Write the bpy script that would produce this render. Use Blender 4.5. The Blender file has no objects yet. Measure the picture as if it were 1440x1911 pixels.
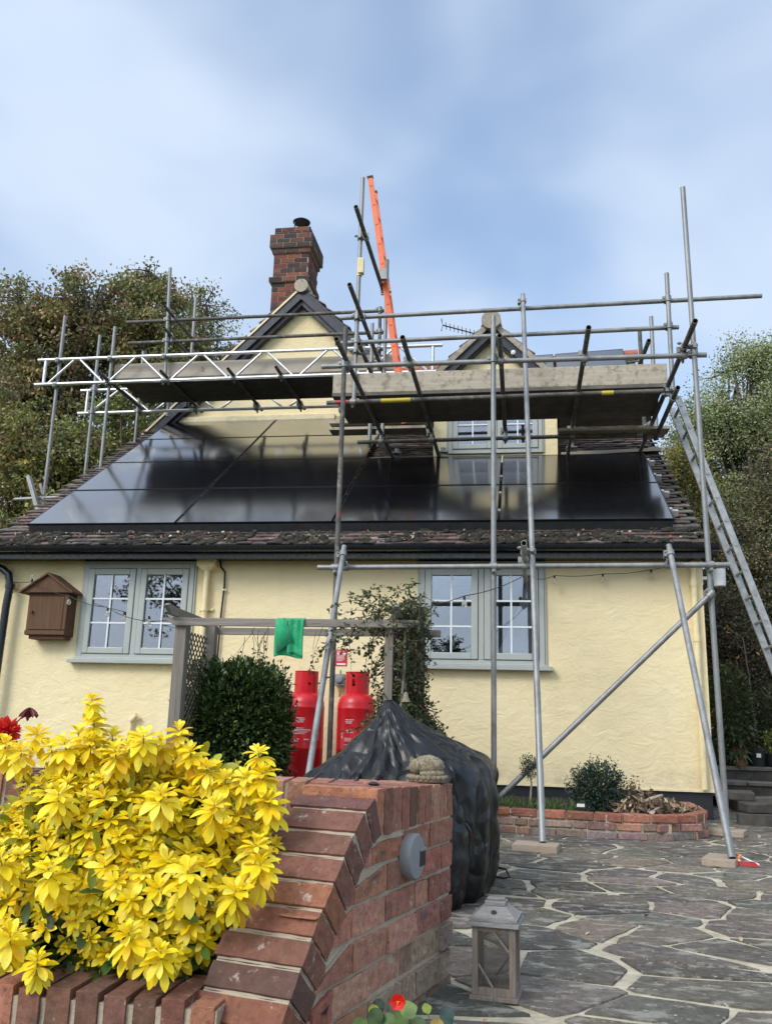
import bpy, math, random
import numpy as np
from mathutils import Vector, Matrix, noise
R = math.radians
random.seed(7); rng = np.random.default_rng(11)
scene = bpy.context.scene
COL = scene.collection
V = Vector

# ------------------------------------------------------------------ camera
RM = ((0.9884613271304793, 0.14915769639410123, 0.02638534392151771),
      (-0.009159436824347982, 0.23272986661372455, -0.9724982847815306),
      (-0.1511962614766398, 0.9610352703165286, 0.23141067331288864))
F = 1640.21
CAM = V((5.5759, -9.1089, 0.83))
cd = bpy.data.cameras.new('camera'); cam = bpy.data.objects.new('camera', cd); COL.objects.link(cam)
m3 = Matrix((RM[0], [-v for v in RM[1]], [-v for v in RM[2]])).transposed()
cam.matrix_world = Matrix.Translation(CAM) @ m3.to_4x4()
cd.sensor_fit = 'AUTO'; cd.sensor_width = 36; cd.lens = 36 * F / 1911; cd.clip_end = 3000; cd.clip_start = .05
scene.camera = cam

# measuring helpers: where a sight line of the survey photograph meets a real plane of the place
def sight(x, y):
    a = ((x - 720) / F, (y - 955.5) / F, 1)
    return V([sum(RM[i][k] * a[i] for i in range(3)) for k in range(3)])
def onY(x, y, Y):
    d = sight(x, y); return CAM + d * ((Y - CAM.y) / d.y)
def onZ(x, y, Z):
    d = sight(x, y); return CAM + d * ((Z - CAM.z) / d.z)

# ------------------------------------------------------------------ materials
MATS = {}
class NT:
    def __init__(s, name):
        s.m = bpy.data.materials.new(name); s.m.use_nodes = True
        s.t = s.m.node_tree; s.n = s.t.nodes; s.l = s.t.links
        s.b = s.n['Principled BSDF']; s.out = s.n['Material Output']; MATS[name] = s.m
        s.co = s.n.new('ShaderNodeNewGeometry').outputs['Position']
    def new(s, t, **k):
        n = s.n.new('ShaderNode' + t)
        for a, b in k.items(): setattr(n, a, b)
        return n
    def con(s, a, b): s.l.new(a, b)
    def mapped(s, scale=(1, 1, 1), rot=(0, 0, 0)):
        m = s.new('Mapping'); s.con(s.co, m.inputs[0]); m.inputs['Scale'].default_value = scale; m.inputs['Rotation'].default_value = rot
        return m.outputs[0]
    def noise(s, scale, detail=4, rough=.55, vec=None, dist=0):
        n = s.new('TexNoise'); n.inputs['Scale'].default_value = scale; n.inputs['Detail'].default_value = detail
        n.inputs['Roughness'].default_value = rough; n.inputs['Distortion'].default_value = dist
        s.con(vec if vec is not None else s.co, n.inputs['Vector']); return n.outputs[0]
    def ramp(s, fac, stops):
        r = s.new('ValToRGB'); s.con(fac, r.inputs[0]); e = r.color_ramp.elements
        while len(e) < len(stops): e.new(.5)
        for i, (p, c) in enumerate(stops):
            e[i].position = p; e[i].color = (c, c, c, 1) if not hasattr(c, '__len__') else (*c, 1)
        return r.outputs[0]
    def mix(s, fac, a, b, mode='MIX'):
        m = s.new('Mix', data_type='RGBA', blend_type=mode)
        for v, i in ((fac, 0), (a, 6), (b, 7)):
            if hasattr(v, 'is_linked') or isinstance(v, bpy.types.NodeSocket): s.con(v, m.inputs[i])
            elif hasattr(v, '__len__'): m.inputs[i].default_value = (*v, 1)
            else: m.inputs[i].default_value = v
        return m.outputs[2]
    def attr(s, name='col'):
        a = s.new('Attribute', attribute_name=name); return a.outputs['Color']
    def col(s, v):
        if isinstance(v, bpy.types.NodeSocket): s.con(v, s.b.inputs['Base Color'])
        else: s.b.inputs['Base Color'].default_value = (*v, 1)
    def rough(s, v):
        if isinstance(v, bpy.types.NodeSocket): s.con(v, s.b.inputs['Roughness'])
        else: s.b.inputs['Roughness'].default_value = v
    def set(s, **k):
        for a, b in k.items(): s.b.inputs[a.replace('_', ' ')].default_value = b
    def bump(s, h, strength=.5, dist=.01, prev=None):
        b = s.new('Bump'); b.inputs['Strength'].default_value = strength; b.inputs['Distance'].default_value = dist
        s.con(h, b.inputs['Height'])
        if prev is not None: s.con(prev, b.inputs['Normal'])
        s.con(b.outputs[0], s.b.inputs['Normal']); return b.outputs[0]

def simple(name, c, r=.5, metal=0, var=.12, sc=12, bump=0, bsc=60, **k):
    t = NT(name); n = t.noise(sc, 5, .6)
    t.col(t.mix(t.ramp(n, [(.3, 0), (.7, 1)]), tuple(v * (1 - var) for v in c), tuple(min(1, v * (1 + var)) for v in c)))
    t.rough(t.ramp(t.noise(sc * 1.7, 3), [(.3, max(0, r - .08)), (.7, min(1, r + .08))])); t.set(Metallic=metal, **k)
    if bump: t.bump(t.noise(bsc, 4), bump, .004)
    return t.m

def attr_mat(name, r=.8, mul=.25, sc=30, bump=.4, bsc=90, bd=.004, **k):
    t = NT(name); a = t.attr(); n = t.ramp(t.noise(sc, 6, .65), [(.28, 1 - mul), (.72, 1 + mul)])
    t.col(t.mix(1, a, n, 'MULTIPLY')); t.rough(r); t.set(**k)
    if bump: t.bump(t.noise(bsc, 5, .6), bump, bd)
    return t

# painted render (cream)
t = NT('cream_render')
big = t.noise(.9, 3, .6); fine = t.noise(5, 5, .6)
c = t.mix(t.ramp(big, [(.35, 0), (.7, 1)]), (.84, .70, .41), (.885, .76, .47))
c = t.mix(t.ramp(fine, [(.45, 0), (.75, .22)]), c, (.76, .65, .42))
st = t.noise(2.2, 5, .6, vec=t.mapped((3.5, 3.5, .35)))
c = t.mix(t.ramp(st, [(.5, 0), (.8, .22)]), c, (.66, .56, .37))
dz = t.new('SeparateXYZ'); t.con(t.co, dz.inputs[0]); sp = t.new('MapRange'); t.con(dz.outputs[2], sp.inputs[0]); sp.inputs[1].default_value = .25; sp.inputs[2].default_value = .55; sp.inputs[3].default_value = 1; sp.inputs[4].default_value = 0
sm = t.new('Math', operation='MULTIPLY'); t.con(sp.outputs[0], sm.inputs[0]); t.con(t.ramp(t.noise(9, 6, .75), [(.40, 0), (.7, .7)]), sm.inputs[1]); c = t.mix(sm.outputs[0], c, (.45, .38, .27))
c = t.mix(t.ramp(t.noise(1.3, 8, .8), [(.60, 0), (.72, .3)]), c, (.70, .60, .40))
t.col(c); t.rough(.8)
h1 = t.noise(5.5, 6, .62, vec=t.mapped((1, 1, 1.5), (0, R(28), 0)), dist=.7)
h2 = t.noise(24, 5, .65, vec=t.mapped((1, 1, 1.8), (0, R(20), 0)), dist=.5)
b1 = t.bump(h1, .34, .05); t.bump(h2, .30, .012, b1)
simple('plinth_black', (.014, .015, .019), .5, bump=.25, bsc=20)
simple('black_gloss', (.010, .012, .017), .28, bump=.05)
simple('dark_barge', (.020, .024, .036), .5, bump=.2, bsc=25)
simple('cream_trim', (.78, .67, .42), .55)
simple('pipe_cream', (.82, .69, .40), .4)
simple('sage_frame', (.40, .425, .395), .42, var=.04)
simple('white_bar', (.74, .78, .80), .4, var=.03)
simple('curtain', (.88, .86, .84), .9, var=.06, bump=.3)
simple('interior', (.045, .05, .06), .9)
simple('blind_dark', (.012, .014, .02), .5)
simple('lead', (.16, .17, .18), .6)
simple('dark_cable', (.02, .014, .012), .5)
simple('black_rubber', (.012, .012, .013), .6)
simple('white_plastic', (.74, .76, .76), .35, var=.03)
simple('orange_plastic', (.75, .30, .10), .3)
simple('yellow_plastic', (.72, .62, .35), .5)
simple('orange_grp', (.82, .17, .06), .45, var=.12, sc=7, bump=.1)
simple('grey_light', (.23, .24, .245), .5, var=.05)
simple('board_shaded', (.13, .115, .095), .9, var=.3, sc=6, bump=.4); simple('mortar', (.42, .35, .26), .95, bump=.8, bsc=120)  # platform boards: the shade on their undersides is put into the colour
simple('soil', (.018, .014, .011), .95, bump=1, bsc=60)
simple('grey_box', (.22, .25, .26), .5)
simple('brass', (.45, .30, .14), .4, metal=1)
simple('soot_metal', (.035, .04, .05), .45, metal=.7)
simple('panel_frame', (.010, .010, .012), .35); simple('mesh_black', (.004, .004, .005), .95)
simple('label_white', (.78, .78, .76), .6, var=.02)
simple('red_sign', (.55, .015, .03), .4, var=.05)
simple('terracotta', (.30, .10, .05), .75, bump=.3)
simple('black_pot', (.016, .018, .02), .45)
simple('dark_stone', (.065, .058, .05), .9, var=.4, sc=9, bump=.8, bsc=30)
simple('step_stone', (.14, .125, .105), .9, var=.4, sc=9, bump=.8, bsc=30)
simple('ground_earth', (.065, .078, .032), .95, var=.4, sc=3, bump=.6, bsc=15)

t = NT('red_paint'); t.col(t.mix(t.ramp(t.noise(5, 5), [(.4, 0), (.75, 1)]), (.60, .008, .016), (.46, .012, .016))); t.rough(.34); t.bump(t.noise(30, 3), .06, .004)
t = NT('green_cloth'); t.col(t.mix(t.ramp(t.noise(22, 5, .7), [(.5, 0), (.72, 1)]), (.008, .33, .13), (.10, .42, .24))); t.rough(.95); t.set(Sheen_Weight=.3); t.bump(t.noise(260, 3), .6, .004)
t = NT('galvanised')
n = t.noise(9, 6, .7, vec=t.mapped((1, 1, .35)))
c = t.mix(t.ramp(n, [(.3, 0), (.7, 1)]), (.18, .185, .182), (.35, .355, .345))
c = t.mix(t.ramp(t.noise(46, 4, .7), [(.60, 0), (.72, .6)]), c, (.46, .47, .45))
c = t.mix(t.ramp(t.noise(3.3, 5, .7), [(.54, 0), (.70, .6)]), c, (.12, .115, .105))
t.col(c); t.rough(t.ramp(n, [(.3, .40), (.7, .58)])); t.set(Metallic=.45); t.bump(t.noise(70, 3), .15, .003)
t = NT('aluminium'); t.col(t.mix(t.ramp(t.noise(14, 5), [(.35, 0), (.7, 1)]), (.62, .63, .63), (.82, .82, .81))); t.rough(.38); t.set(Metallic=.75)
t = NT('ladder_metal'); t.col(t.mix(t.ramp(t.noise(14, 5), [(.35, 0), (.7, 1)]), (.30, .31, .31), (.46, .47, .47))); t.rough(.45); t.set(Metallic=.5)
t = NT('rusty_tube')
n = t.noise(7, 6, .75); c = t.mix(t.ramp(n, [(.35, 0), (.62, 1)]), (.065, .060, .055), (.15, .14, .125))
c = t.mix(t.ramp(t.noise(13, 5, .7), [(.55, 0), (.66, .7)]), c, (.30, .28, .21))
c = t.mix(t.ramp(t.noise(5, 5, .7, vec=t.mapped((1, 1, .8))), [(.60, 0), (.68, .55)]), c, (.32, .08, .055))
t.col(c); t.rough(.7); t.set(Metallic=.25); t.bump(t.noise(90, 4), .4, .004)
t = NT('old_board')
g = t.noise(3.5, 6, .7, vec=t.mapped((.35, 8, 8))); bl = t.noise(11, 5, .75)
c = t.mix(t.ramp(g, [(.3, 0), (.72, 1)]), (.36, .31, .24), (.52, .46, .36))
c = t.mix(t.ramp(bl, [(.50, 0), (.63, .85)]), c, (.22, .185, .14))
c = t.mix(t.ramp(t.noise(4, 5, .8), [(.6, 0), (.75, .5)]), c, (.60, .54, .44))
t.col(c); t.rough(.9); b = t.bump(g, .5, .006); t.bump(bl, .3, .004, b)
t = NT('clean_board')
g = t.noise(2.5, 6, .7, vec=t.mapped((.3, 10, 10))); c = t.mix(t.ramp(g, [(.3, 0), (.72, 1)]), (.40, .345, .28), (.53, .47, .39))
c = t.mix(t.ramp(t.noise(6, 3, .5), [(.68, 0), (.74, .6)]), c, (.2, .15, .11)); t.col(c); t.rough(.85); t.bump(g, .3, .004)
def wood(name, a, b_, vec, dark=(.05, .045, .04)):
    t = NT(name); g = t.noise(3, 7, .7, vec=t.mapped(vec)); c = t.mix(t.ramp(g, [(.3, 0), (.7, 1)]), a, b_)
    c = t.mix(t.ramp(t.noise(7, 4, .7, vec=t.mapped(tuple(v * .6 for v in vec))), [(.62, 0), (.7, .7)]), c, dark)
    t.col(c); t.rough(.85); t.bump(g, .6, .005); return t.m
wood('weathered_v', (.13, .112, .092), (.27, .24, .20), (14, 14, .7))
wood('weathered_h', (.15, .13, .11), (.31, .275, .235), (.7, 14, 14))
wood('brown_wood', (.085, .042, .020), (.145, .075, .038), (16, 16, .8), (.05, .028, .015))
wood('lantern_wood', (.16, .125, .10), (.30, .25, .205), (30, 30, 2.5), (.09, .075, .06))
wood('lantern_grey', (.20, .19, .18), (.36, .34, .32), (6, 30, 30), (.08, .07, .065))
wood('pad_wood', (.30, .23, .165), (.42, .34, .26), (1, 18, 18), (.2, .15, .1))

t = NT('solar_glass')
n = t.noise(2.3, 4, .6)
t.col(t.mix(t.ramp(n, [(.4, 0), (.8, 1)]), (.0045, .005, .008), (.008, .009, .013))); t.rough(t.ramp(t.noise(.8, 3), [(.3, .10), (.75, .18)])); t.set(IOR=1.8, Coat_Weight=1.0, Coat_IOR=1.75, Coat_Roughness=.13)
t.set(Specular_IOR_Level=.5)
# window pane: reflecting and see-through
t = NT('window_glass'); gl = t.new('BsdfGlossy'); gl.inputs['Roughness'].default_value = .015; gl.inputs['Color'].default_value = (.85, .9, 1, 1)
tr = t.new('BsdfTransparent'); tr.inputs['Color'].default_value = (.86, .89, .92, 1); fr = t.new('Fresnel'); fr.inputs['IOR'].default_value = 1.6
ma = t.new('Math', operation='MULTIPLY_ADD'); t.con(fr.outputs[0], ma.inputs[0]); ma.inputs[1].default_value = 1.2; ma.inputs[2].default_value = .10
ms = t.new('MixShader'); t.con(ma.outputs[0], ms.inputs[0]); t.con(tr.outputs[0], ms.inputs[1]); t.con(gl.outputs[0], ms.inputs[2]); t.con(ms.outputs[0], t.out.inputs[0])
t.bump  # principled left unlinked
t = NT('lantern_glass'); gl = t.new('BsdfGlossy'); gl.inputs['Roughness'].default_value = .12; tr = t.new('BsdfTransparent'); tr.inputs['Color'].default_value = (.86, .86, .85, 1)
ms = t.new('MixShader'); ms.inputs[0].default_value = .16; t.con(tr.outputs[0], ms.inputs[1]); t.con(gl.outputs[0], ms.inputs[2]); t.con(ms.outputs[0], t.out.inputs[0])
t = NT('bulb_glass'); t.col((.9, .88, .8)); t.rough(.05); t.set(Transmission_Weight=.85, Alpha=.7)
t = NT('red_lens'); t.col((.32, .012, .012)); t.rough(.15)
t = NT('cover_fabric')
f1 = t.noise(4.5, 3, .5, dist=.8); f2 = t.noise(14, 3, .55, dist=1.5)
t.col(t.mix(t.ramp(t.noise(6, 4), [(.3, 0), (.7, 1)]), (.004, .0042, .005), (.007, .0073, .008))); t.rough(t.ramp(f2, [(.3, .26), (.7, .44)])); t.set(Specular_IOR_Level=.42)
vo = t.new('TexVoronoi', feature='DISTANCE_TO_EDGE'); vo.inputs['Scale'].default_value = 5.5; nz = t.new('TexNoise'); nz.inputs['Scale'].default_value = 3; t.con(t.mapped((1, 1, .55)), nz.inputs['Vector']); vadd = t.new('VectorMath', operation='MULTIPLY_ADD'); t.con(nz.outputs['Color'], vadd.inputs[0]); vadd.inputs[1].default_value = (.5, .5, .5); t.con(t.mapped((1, 1, .55)), vadd.inputs[2]); t.con(vadd.outputs[0], vo.inputs['Vector'])
cr = t.ramp(vo.outputs[0], [(0, 0), (.16, 1)])
b = t.bump(f1, .2, .05); b = t.bump(cr, .6, .022, b); b = t.bump(f2, .16, .012, b); t.bump(t.noise(400, 2), .08, .002, b)

attr_mat('brick', .88, .32, 38, .75, 60, .006)
t = MATS['brick']
# lichen and lime speckle on the bricks
nt = t.node_tree; pb = nt.nodes['Principled BSDF']; src = pb.inputs['Base Color'].links[0].from_socket
def overlay(matname, stops, colr, scale, vecscale=(1, 1, 1)):
    nt = MATS[matname].node_tree; pb = nt.nodes['Principled BSDF']; src = pb.inputs['Base Color'].links[0].from_socket
    g = nt.nodes.new('ShaderNodeNewGeometry'); mp = nt.nodes.new('ShaderNodeMapping'); nt.links.new(g.outputs['Position'], mp.inputs[0]); mp.inputs['Scale'].default_value = vecscale
    n = nt.nodes.new('ShaderNodeTexNoise'); n.inputs['Scale'].default_value = scale; n.inputs['Detail'].default_value = 7; n.inputs['Roughness'].default_value = .7
    nt.links.new(mp.outputs[0], n.inputs['Vector'])
    r = nt.nodes.new('ShaderNodeValToRGB'); e = r.color_ramp.elements; e[0].position, e[0].color = stops[0][0], (stops[0][1],) * 3 + (1,); e[1].position, e[1].color = stops[1][0], (stops[1][1],) * 3 + (1,)
    nt.links.new(n.outputs[0], r.inputs[0]); m = nt.nodes.new('ShaderNodeMix'); m.data_type = 'RGBA'
    nt.links.new(r.outputs[0], m.inputs[0]); nt.links.new(src, m.inputs[6]); m.inputs[7].default_value = (*colr, 1); nt.links.new(m.outputs[2], pb.inputs['Base Color'])
overlay('brick', ((.60, 0), (.68, .8)), (.50, .42, .35), 24); overlay('brick', ((.57, 0), (.62, .6)), (.11, .05, .035), 55)
overlay('brick', ((.55, 0), (.70, .65)), (.075, .055, .045), 9)
attr_mat('chimney_brick', .9, .3, 20, .6, 40, .008); overlay('chimney_brick', ((.5, 0), (.68, .8)), (.03, .028, .034), 5)
attr_mat('roof_tile', .9, .3, 24, .5, 60, .004); overlay('roof_tile', ((.52, 0), (.68, .75)), (.035, .032, .022), 7); overlay('roof_tile', ((.66, 0), (.72, .6)), (.30, .28, .22), 16)
attr_mat('moss', .98, .45, 60, 1, 120, .012)
attr_mat('slab', .93, .4, 30, .8, 70, .006, Specular_IOR_Level=.25); overlay('slab', ((.47, 0), (.75, .6)), (.035, .033, .03), 3); overlay('slab', ((.52, 0), (.60, .7)), (.34, .32, .27), 8, (1, 1.6, 1)); overlay('slab', ((.62, 0), (.66, .8)), (.5, .49, .44), 24)
t = NT('patio_mortar'); t.col(t.mix(t.ramp(t.noise(9, 6, .7), [(.35, 0), (.65, 1)]), (.34, .30, .21), (.60, .54, .40))); t.rough(.95); t.bump(t.noise(60, 5), .8, .008)
def leafmat(name, r=.45, trans=.25, mul=.18, **k):
    t = attr_mat(name, r, mul, 40, .15, 120, .002, **k); tb = t.new('BsdfTranslucent'); ms = t.new('MixShader'); ms.inputs[0].default_value = trans
    t.con(t.attr(), tb.inputs[0]); t.con(t.b.outputs[0], ms.inputs[1]); t.con(tb.outputs[0], ms.inputs[2]); t.con(ms.outputs[0], t.out.inputs[0]); return t
leafmat('leaf', .62); leafmat('leaf_gold', .5, .28, .14); leafmat('leaf_waxy', .3, .10); leafmat('petal', .5, .3)
attr_mat('bark', .9, .3, 12, .7, 30, .01); attr_mat('deadleaf', .9, .3, 20, .3)
t = NT('stone_cast'); w = t.noise(55, 5, .7, dist=2.5, vec=t.mapped((1, 1, .5))); t.col(t.mix(t.ramp(w, [(.35, 0), (.62, 1)]), (.12, .095, .055), (.36, .31, .21))); t.rough(.95); t.bump(w, 1, .006)

# ------------------------------------------------------------------ mesh builder
WO = {}
class M:
    def __init__(s): s.v = []; s.f = []; s.c = []
    def add(s, vs, fs, col=(.5, .5, .5)):
        o = len(s.v); s.v += [tuple(v) for v in vs]; s.f += [tuple(i + o for i in f) for f in fs]; s.c += [col] * len(fs); return s
    def box(s, c, size, rot=None, col=(.5, .5, .5), jit=0):
        hx, hy, hz = (q / 2 for q in size); vs = [V((x, y, z)) for x in (-hx, hx) for y in (-hy, hy) for z in (-hz, hz)]
        if jit: vs = [v + V([random.uniform(-jit, jit) for _ in range(3)]) for v in vs]
        if rot is not None: vs = [rot @ v for v in vs]
        return s.add([V(c) + v for v in vs], [(0, 1, 3, 2), (4, 6, 7, 5), (0, 4, 5, 1), (2, 3, 7, 6), (0, 2, 6, 4), (1, 5, 7, 3)], col)
    def bb(s, a, b, col=(.5, .5, .5)):
        a, b = V(a), V(b); return s.box((a + b) / 2, [abs(q) for q in (b - a)], None, col)
    def tube(s, p0, p1, r=.0242, n=12, r1=None, col=(.5, .5, .5), hollow=False, caps=True):
        p0, p1 = V(p0), V(p1); d = (p1 - p0).normalized(); q = d.to_track_quat('Z', 'Y').to_matrix(); r1 = r if r1 is None else r1; vs = []
        for p, rr in ((p0, r), (p1, r1)): vs += [p + q @ V((rr * math.cos(a), rr * math.sin(a), 0)) for a in (2 * math.pi * k / n for k in range(n))]
        fs = [(k, (k + 1) % n, n + (k + 1) % n, n + k) for k in range(n)]
        if hollow:
            for p, rr, dd in ((p0, r * .82, d * .12), (p1, r1 * .82, d * -.12)):
                for e in (V((0, 0, 0)), dd): vs += [p + e + q @ V((rr * math.cos(a), rr * math.sin(a), 0)) for a in (2 * math.pi * k / n for k in range(n))]
            for k in range(n):
                j = (k + 1) % n
                fs += [(j, k, 2 * n + k, 2 * n + j), (2 * n + j, 2 * n + k, 3 * n + k, 3 * n + j), (n + k, n + j, 4 * n + j, 4 * n + k), (4 * n + k, 4 * n + j, 5 * n + j, 5 * n + k)]
            fs += [tuple(range(3 * n, 4 * n)), tuple(range(6 * n - 1, 5 * n - 1, -1))]
        elif caps: fs += [tuple(range(n - 1, -1, -1)), tuple(range(n, 2 * n))]
        return s.add(vs, fs, col)
    def path(s, pts, r, n=8, col=(.5, .5, .5)):
        pts = [V(p) for p in pts]; rs = r if hasattr(r, '__len__') else [r] * len(pts); vs = []; up = None
        for i, p in enumerate(pts):
            d = (pts[min(i + 1, len(pts) - 1)] - pts[max(i - 1, 0)]).normalized()
            if up is None: up = d.orthogonal().normalized()
            up = (up - d * up.dot(d)).normalized(); w = d.cross(up)
            vs += [p + (up * math.cos(a) + w * math.sin(a)) * rs[i] for a in (2 * math.pi * k / n for k in range(n))]
        fs = [(i * n + k, i * n + (k + 1) % n, (i + 1) * n + (k + 1) % n, (i + 1) * n + k) for i in range(len(pts) - 1) for k in range(n)]
        fs += [tuple(range(n - 1, -1, -1)), tuple(range((len(pts) - 1) * n, len(pts) * n))]
        return s.add(vs, fs, col)
    def lathe(s, base, prof, n=24, axis=None, col=(.5, .5, .5), sx=1, sy=1):
        q = (axis.to_track_quat('Z', 'Y').to_matrix() if axis is not None else Matrix.Identity(3)); vs = []
        for r, z in prof: vs += [V(base) + q @ V((r * sx * math.cos(a), r * sy * math.sin(a), z)) for a in (2 * math.pi * k / n for k in range(n))]
        fs = [(i * n + k, i * n + (k + 1) % n, (i + 1) * n + (k + 1) % n, (i + 1) * n + k) for i in range(len(prof) - 1) for k in range(n)]
        fs += [tuple(range(n - 1, -1, -1)), tuple(range((len(prof) - 1) * n, len(prof) * n))]
        return s.add(vs, fs, col)
    def prism(s, pts, d, col=(.5, .5, .5)):
        n = len(pts); pts = [V(p) for p in pts]; d = V(d)
        return s.add(pts + [p + d for p in pts], [tuple(range(n - 1, -1, -1)), tuple(range(n, 2 * n))] + [(k, (k + 1) % n, n + (k + 1) % n, n + k) for k in range(n)], col)
    def build(s, name, mat, parent=None, smooth=False, bevel=0, origin=None, label=None, recalc=True, seg=2):
        vs = np.array(s.v, dtype=float)
        if origin is None: origin = V(((vs[:, 0].min() + vs[:, 0].max()) / 2, (vs[:, 1].min() + vs[:, 1].max()) / 2, vs[:, 2].min()))
        me = bpy.data.meshes.new(name); me.from_pydata((vs - np.array(origin)).tolist(), [], s.f); me.update()
        cols = np.repeat(np.array([(*c[:3], 1) for c in s.c], dtype=np.float32), [len(f) for f in s.f], axis=0)
        a = me.color_attributes.new('col', 'FLOAT_COLOR', 'CORNER'); a.data.foreach_set('color', cols.ravel())
        if recalc and len(s.f) < 40000:
            import bmesh
            bm = bmesh.new(); bm.from_mesh(me); bmesh.ops.recalc_face_normals(bm, faces=bm.faces); bm.to_mesh(me); bm.free()
        if smooth:
            me.polygons.foreach_set('use_smooth', [True] * len(me.polygons))
            if smooth != 'all': me.set_sharp_from_angle(angle=R(40))
        o = bpy.data.objects.new(name, me); COL.objects.link(o); me.materials.append(MATS[mat]); WO[o.name] = V(origin)
        if parent: o.parent = parent; o.location = V(origin) - WO[parent.name]
        else: o.location = origin
        if bevel:
            b = o.modifiers.new('bevel', 'BEVEL'); b.width = bevel; b.segments = seg; b.limit_method = 'ANGLE'; b.angle_limit = R(35)
        if label: o['label'] = label
        return o
def tag(o, label, cat, group=None):
    o['label'] = label; o['category'] = cat
    if group: o['group'] = group
    return o
def thing(name, label, cat, loc, group=None):
    o = bpy.data.objects.new(name, None); COL.objects.link(o); o.location = loc; o.empty_display_size = .1; WO[o.name] = V(loc); return tag(o, label, cat, group)
def jc(c, a=.15):
    k = 1 + random.uniform(-a, a); return tuple(max(0, v * k * (1 + random.uniform(-a, a) * .35)) for v in c)

# leaves in bulk: blades folded on the midrib.  pos, dir, up : (n,3)
def leaves(mb, pos, dr, up, L, W, cols, curl=.25, seg=1):
    n = len(pos); dr = dr / np.linalg.norm(dr, axis=1, keepdims=True); sd = np.cross(dr, up); sd /= np.linalg.norm(sd, axis=1, keepdims=True) + 1e-9; nn = np.cross(sd, dr)
    L = L[:, None]; W = W[:, None]
    if seg == 1:
        P = [pos, pos + dr * L * .5 + sd * W * .5, pos + dr * L + nn * L * -curl * .5, pos + dr * L * .5 - sd * W * .5]
        vs = np.stack(P, 1).reshape(-1, 3); o = len(mb.v); mb.v += vs.tolist(); mb.f += [(o + 4 * i, o + 4 * i + 1, o + 4 * i + 2, o + 4 * i + 3) for i in range(n)]; mb.c += [tuple(c) for c in cols]
    else:
        prof = [(0, .07, 0), (.22, .30, .03), (.48, .47, .03), (.72, .50, 0), (.90, .30, -.04), (1, .03, -.08)]; k = len(prof); arr = []
        for tt, w, hh in prof:
            c = pos + dr * L * tt + nn * (L * (-curl * tt * tt)); e = nn * W * .16 * (w * 2)
            arr += [c + sd * W * w + e, c, c - sd * W * w + e]
        vs = np.stack(arr, 1).reshape(-1, 3); o = len(mb.v); mb.v += vs.tolist()
        for i in range(n):
            b = o + i * 3 * k
            for j in range(k - 1):
                q = b + 3 * j; mb.f += [(q, q + 1, q + 4, q + 3), (q + 1, q + 2, q + 5, q + 4)]; mb.c += [tuple(cols[i])] * 2
def pick(pal, n, a=.2):
    pal = np.array(pal); c = pal[rng.integers(0, len(pal), n)]; return np.clip(c * rng.uniform(1 - a, 1 + a, (n, 1)) * rng.uniform(1 - a * .3, 1 + a * .3, (n, 3)), 0, 1)
def runit(n):
    v = rng.normal(size=(n, 3)); return v / np.linalg.norm(v, axis=1, keepdims=True)

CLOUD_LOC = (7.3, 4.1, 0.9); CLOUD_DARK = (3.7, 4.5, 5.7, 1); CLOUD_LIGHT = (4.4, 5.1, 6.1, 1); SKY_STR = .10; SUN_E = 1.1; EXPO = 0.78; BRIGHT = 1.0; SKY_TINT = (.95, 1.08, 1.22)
# ================================================================== THE COTTAGE
cot = thing('cottage', 'cream rendered cottage with clay tiled roof, black solar panels and two gables, wrapped in scaffolding', 'house', (3.5, 0, 0))
TS = math.tan(R(34.2577)); RU = V((1, 0, 0)); RV = V((0, math.cos(R(34.2577)), math.sin(R(34.2577)))); RN = RU.cross(RV)
def tz(Y): return 2.824 + .6811 * Y
# front wall with two window openings, right end wall, back of the room
w = M(); xs = [-.75, .775, 2.05, 4.525, 5.805, 7.37]; zs = [.25, 1.405, 2.455, 2.54]
for i in range(5):
    for j in range(3):
        if i in (1, 3) and j == 1: continue
        w.bb((xs[i], 0, zs[j]), (xs[i + 1], .3, zs[j + 1]))
w.prism([(7.06, .3, .25), (7.06, 8, .25), (7.06, 8, 4.6), (7.06, 5.33, 6.85), (7.06, 3.6, 5.05), (7.06, .3, 2.8)], (.31, 0, 0))
w.prism([(-.20, .3, .25), (-.20, 8, .25), (-.20, 8, 3.6), (-.20, 3.72, 5.1), (-.20, .3, 2.8)], (.2, 0, 0))
w.build('wall', 'cream_render', cot, recalc=True)
M().bb((-.75, .02, -.05), (7.355, .32, .25)).bb((7.06, .32, -.05), (7.355, 8, .25)).build('plinth', 'plinth_black', cot)
M().bb((-.75, -.012, .25), (7.38, .0, .268)).build('render_bead', 'cream_trim', cot)
r = M(); r.bb((-.4, 1.9, .3), (7.0, 1.95, 2.5)).bb((-.4, .35, .28), (7.0, 1.9, .30)).bb((-.4, .3, 2.5), (7.0, 1.95, 2.53)).build('interior', 'interior', cot)

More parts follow.
